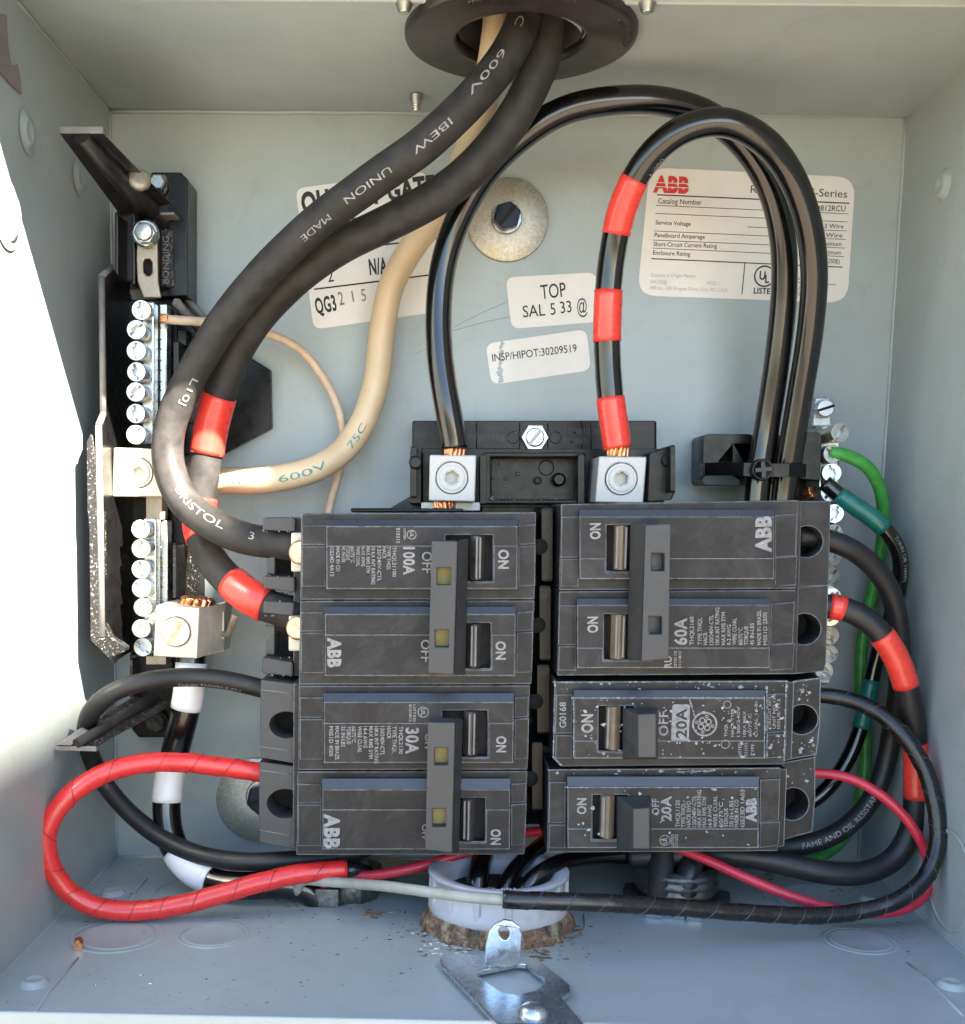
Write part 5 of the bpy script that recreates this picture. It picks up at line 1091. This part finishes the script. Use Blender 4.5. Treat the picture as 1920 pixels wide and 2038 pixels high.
for i in range(14):
    a = 2*math.pi*i/14+.12; mb = MB(); u = np.array((math.cos(a), 0, math.sin(a))); w = np.array((-u[2], 0, u[0]))
    q = [c+u*R*.94-w*.05, c+u*R*.995-w*.035, c+u*R*.995+w*.035, c+u*R*.94+w*.05]; mb.add([p+np.array((0, h0+.1, 0)) for p in q]+[p+np.array((0, h1-.05, 0)) for p in q], [(3, 2, 1, 0), (4, 5, 6, 7), (0, 1, 5, 4), (1, 2, 6, 5), (2, 3, 7, 6), (3, 0, 4, 7)])
    obj("grip_rib", mb, "pvc_grey", t, bevel=.012)
mb = MB(); mb.lathe([(R*.75, .42), (.001, .42)], c, (0, 1, 0), n=32, cap=False); obj("dark_bore", mb, "knockout_void", t)
v, f_ = glyphs("105°C", .01); x0, x1 = v[:, 0].min(), v[:, 0].max(); mb = MB(); vs = []
for q in v:
    a = math.radians(90)+((q[0]-x0)/(x1-x0)-.5)*.42; rr_ = R*(.90+.10*(q[1]-.35)); aa = a; vs.append((c[0]+rr_*math.cos(aa), c[1]+h1+.003, c[2]+rr_*math.sin(aa)))
mb.add(vs, f_); obj("moulded_text", mb, "conduit_white", t)
# black fitting at the right
c = on_floor(1345, 1792); k = ppi(c); R = 74/k
t = thing("conduit_fitting", "black threaded conduit fitting with two wires, bottom right of centre", "conduit fitting", c)
mb = MB(); pr = [(R*1.05, 0)]
for i in range(4): pr += [(R*1.02, .06+i*.11), (R*1.10, .09+i*.11), (R*1.02, .13+i*.11)]
pr += [(R*.96, .5), (R*.84, .5), (R*.80, .1)]; mb.lathe(pr, c, (0, 1, 0), n=48, cap=False); obj("threaded_collar", mb, "locknut_steel", t)
mb = MB(); o_ = []
for i in range(6):
    a = i*math.pi/3+.2
    for da, rr_ in ((-.16, 1.42), (.16, 1.42), (.3, 1.2), (.74, 1.2)): o_.append((c[0]+R*rr_*math.cos(a+da), c[2]+R*rr_*math.sin(a+da)))
mb.prism(o_, c[1]+.003, c[1]+.15, axis=1); obj("locknut", mb, "black_fitting", t, bevel=.02)
mb = MB(); mb.lathe([(R*.82, .12), (.001, .12)], c, (0, 1, 0), n=30, cap=False); obj("dark_bore", mb, "knockout_void", t)
mb = MB()
for (xa, ya, xb_, yb_) in ((1283, 1818, 1318, 1822), (1312, 1817, 1362, 1824), (1366, 1826, 1396, 1826)):
    a, b_ = FL(xa, ya+8), FL(xb_, yb_+8); u = (b_-a); mb.add([a, b_, b_+np.array((0, .09, .02)), a+np.array((0, .09, .02)), a-Z*.12, b_-Z*.12, b_+np.array((0, .09, -.1)), a+np.array((0, .09, -.1))], [(0, 1, 2, 3), (7, 6, 5, 4), (0, 4, 5, 1), (1, 5, 6, 2), (2, 6, 7, 3), (3, 7, 4, 0)])
obj("bent_lug_strip", mb, "bright_zinc", t, bevel=.015)

# ================================================================== latch bracket at the front
YF = YB+.10
fp = lambda x, y, dy=0: Py(x, y, YF+dy)
o0 = fp(1010, 1960); t = thing("hasp_bracket", "bright zinc hasp plate with an upright eyelet tab at the bottom front edge", "hasp", o0)
outer = [(876, 1906), (897, 1896), (1056, 1905), (1070, 1908), (1132, 1958), (1135, 1972), (1118, 1986), (1180, 2058), (1168, 2100), (1040, 2090), (876, 1916)]
hole = [(944, 1934), (1030, 1917), (1046, 1918), (1082, 1946), (1083, 1958), (1066, 1970), (1030, 1979), (1000, 1975), (962, 1950)]
mb = MB(); mb.prism([(fp(*p)[0], fp(*p)[2]) for p in outer], YF-.06, YF, holes=[[(fp(*p)[0], fp(*p)[2]) for p in hole]], axis=1); obj("plate", mb, "bright_zinc", t, bevel=.012)
mb = MB(); bz = fp(998, 1927)[2]; Pz = lambda x, y: P(x, y, bz)[:2]
tab = [(963, 1926), (966, 1880), (972, 1856), (984, 1840), (1002, 1831), (1020, 1834), (1034, 1845), (1039, 1862), (1034, 1920), (1008, 1926), (985, 1924)]
mb.prism([tuple(Pz(*p)) for p in tab], bz-.05, bz, holes=[[tuple(Pz(1003+10*math.cos(a)-2*math.sin(a), 1857-14*math.sin(a))) for a in [2*math.pi*i/20 for i in range(20)]]]); obj("eyelet_tab", mb, "bright_zinc", t, bevel=.012)
mb = MB(); mb.lathe([(.155, 0), (.15, .04), (.11, .08), (.05, .10), (.001, .102)], fp(1062, 2016), (0, 1, 0), n=32, cap=False); obj("rivet", mb, "bright_zinc", t)

# ================================================================== dirt on the box bottom, copper offcut
def in_floor(x, z): return x > BL[0]+.1 and x < BR[0]-.1 and .05 < z < 5.2
rr = random.Random(11)
def debris(name, mat, n, spots, smin, smax, lab, hgt=.5):
    mb = MB()
    for _ in range(n):
        x, y, sx, sy = rr.choice(spots); c = FL(min(1905, max(15, rr.gauss(x, sx))), rr.gauss(y, sy))
        if not in_floor(c[0], c[2]): continue
        s_ = rr.uniform(smin, smax); a = rr.uniform(0, 6.28); k_ = 5; st = rr.uniform(1, 2.6)
        vs = [(c[0]+s_*st*math.cos(a+q)*rr.uniform(.5, 1.1), c[1]+.003, c[2]+s_*math.sin(a+q)*rr.uniform(.5, 1.1)) for q in (0, 1.2, 2.5, 3.8, 5)]
        tp = (c[0]+s_*.2, c[1]+s_*hgt, c[2]); mb.add(vs+[tp], [(i, (i+1) % 5, 5) for i in range(5)])
    o = obj(name, mb, mat, None, origin=FL(900, 1800)); o['kind'] = 'stuff'; o['label'] = lab; o['category'] = "debris"
sp_ = [(560, 1810, 90, 25), (700, 1830, 120, 30), (260, 1750, 50, 30), (210, 1780, 60, 25), (780, 1740, 40, 30), (1130, 1850, 60, 40), (860, 1860, 60, 50), (1550, 1745, 70, 22), (1680, 1775, 60, 20), (300, 1960, 200, 40), (500, 1900, 250, 60), (1800, 1850, 50, 30)]
debris("metal_shavings", "bright_zinc", 230, sp_, .008, .02, "tiny bright metal shavings scattered over the box bottom")
debris("dark_grit", "locknut_steel", 420, sp_, .004, .012, "fine dark grit scattered over the box bottom")
debris("rust_crumbs", "rusty_ring", 170, [(1540, 1742, 22, 8), (1665, 1772, 16, 6), (1130, 1868, 25, 22), (840, 1855, 12, 25), (740, 1818, 12, 5), (1070, 1898, 14, 6), (600, 1800, 60, 12), (900, 1890, 60, 8), (1120, 1815, 8, 20)], .012, .04, "rusty crumbs beside the bushing and under the right wires")
debris("white_corrosion", "conduit_white", 50, [(880, 1870, 22, 14), (910, 1888, 20, 6)], .01, .028, "white corrosion flakes at the left foot of the bushing")
q = [FL(x, y)+np.array((0, .02, 0)) for x, y in ((1161, 1822), (1163, 1845), (1152, 1862), (1130, 1874))]
t = thing("rusty_wire_shred", "thin curled rusty shred on the box bottom right of the bushing", "wire shred", q[0]); mb = MB(); mb.tube(q, .009, n=5); obj("shred", mb, "rusty_ring", t)
c = FL(157, 1886); t = thing("copper_offcut", "small snipped copper wire end on the lower left of the box bottom", "wire offcut", c)
mb = MB(); mb.tube([c+np.array((-.02, .06, -.06)), c+np.array((.02, .055, .1))], .055, n=10); obj("copper_piece", mb, "copper", t)
for o in bpy.data.objects:
    if '_o' in o: del o['_o']
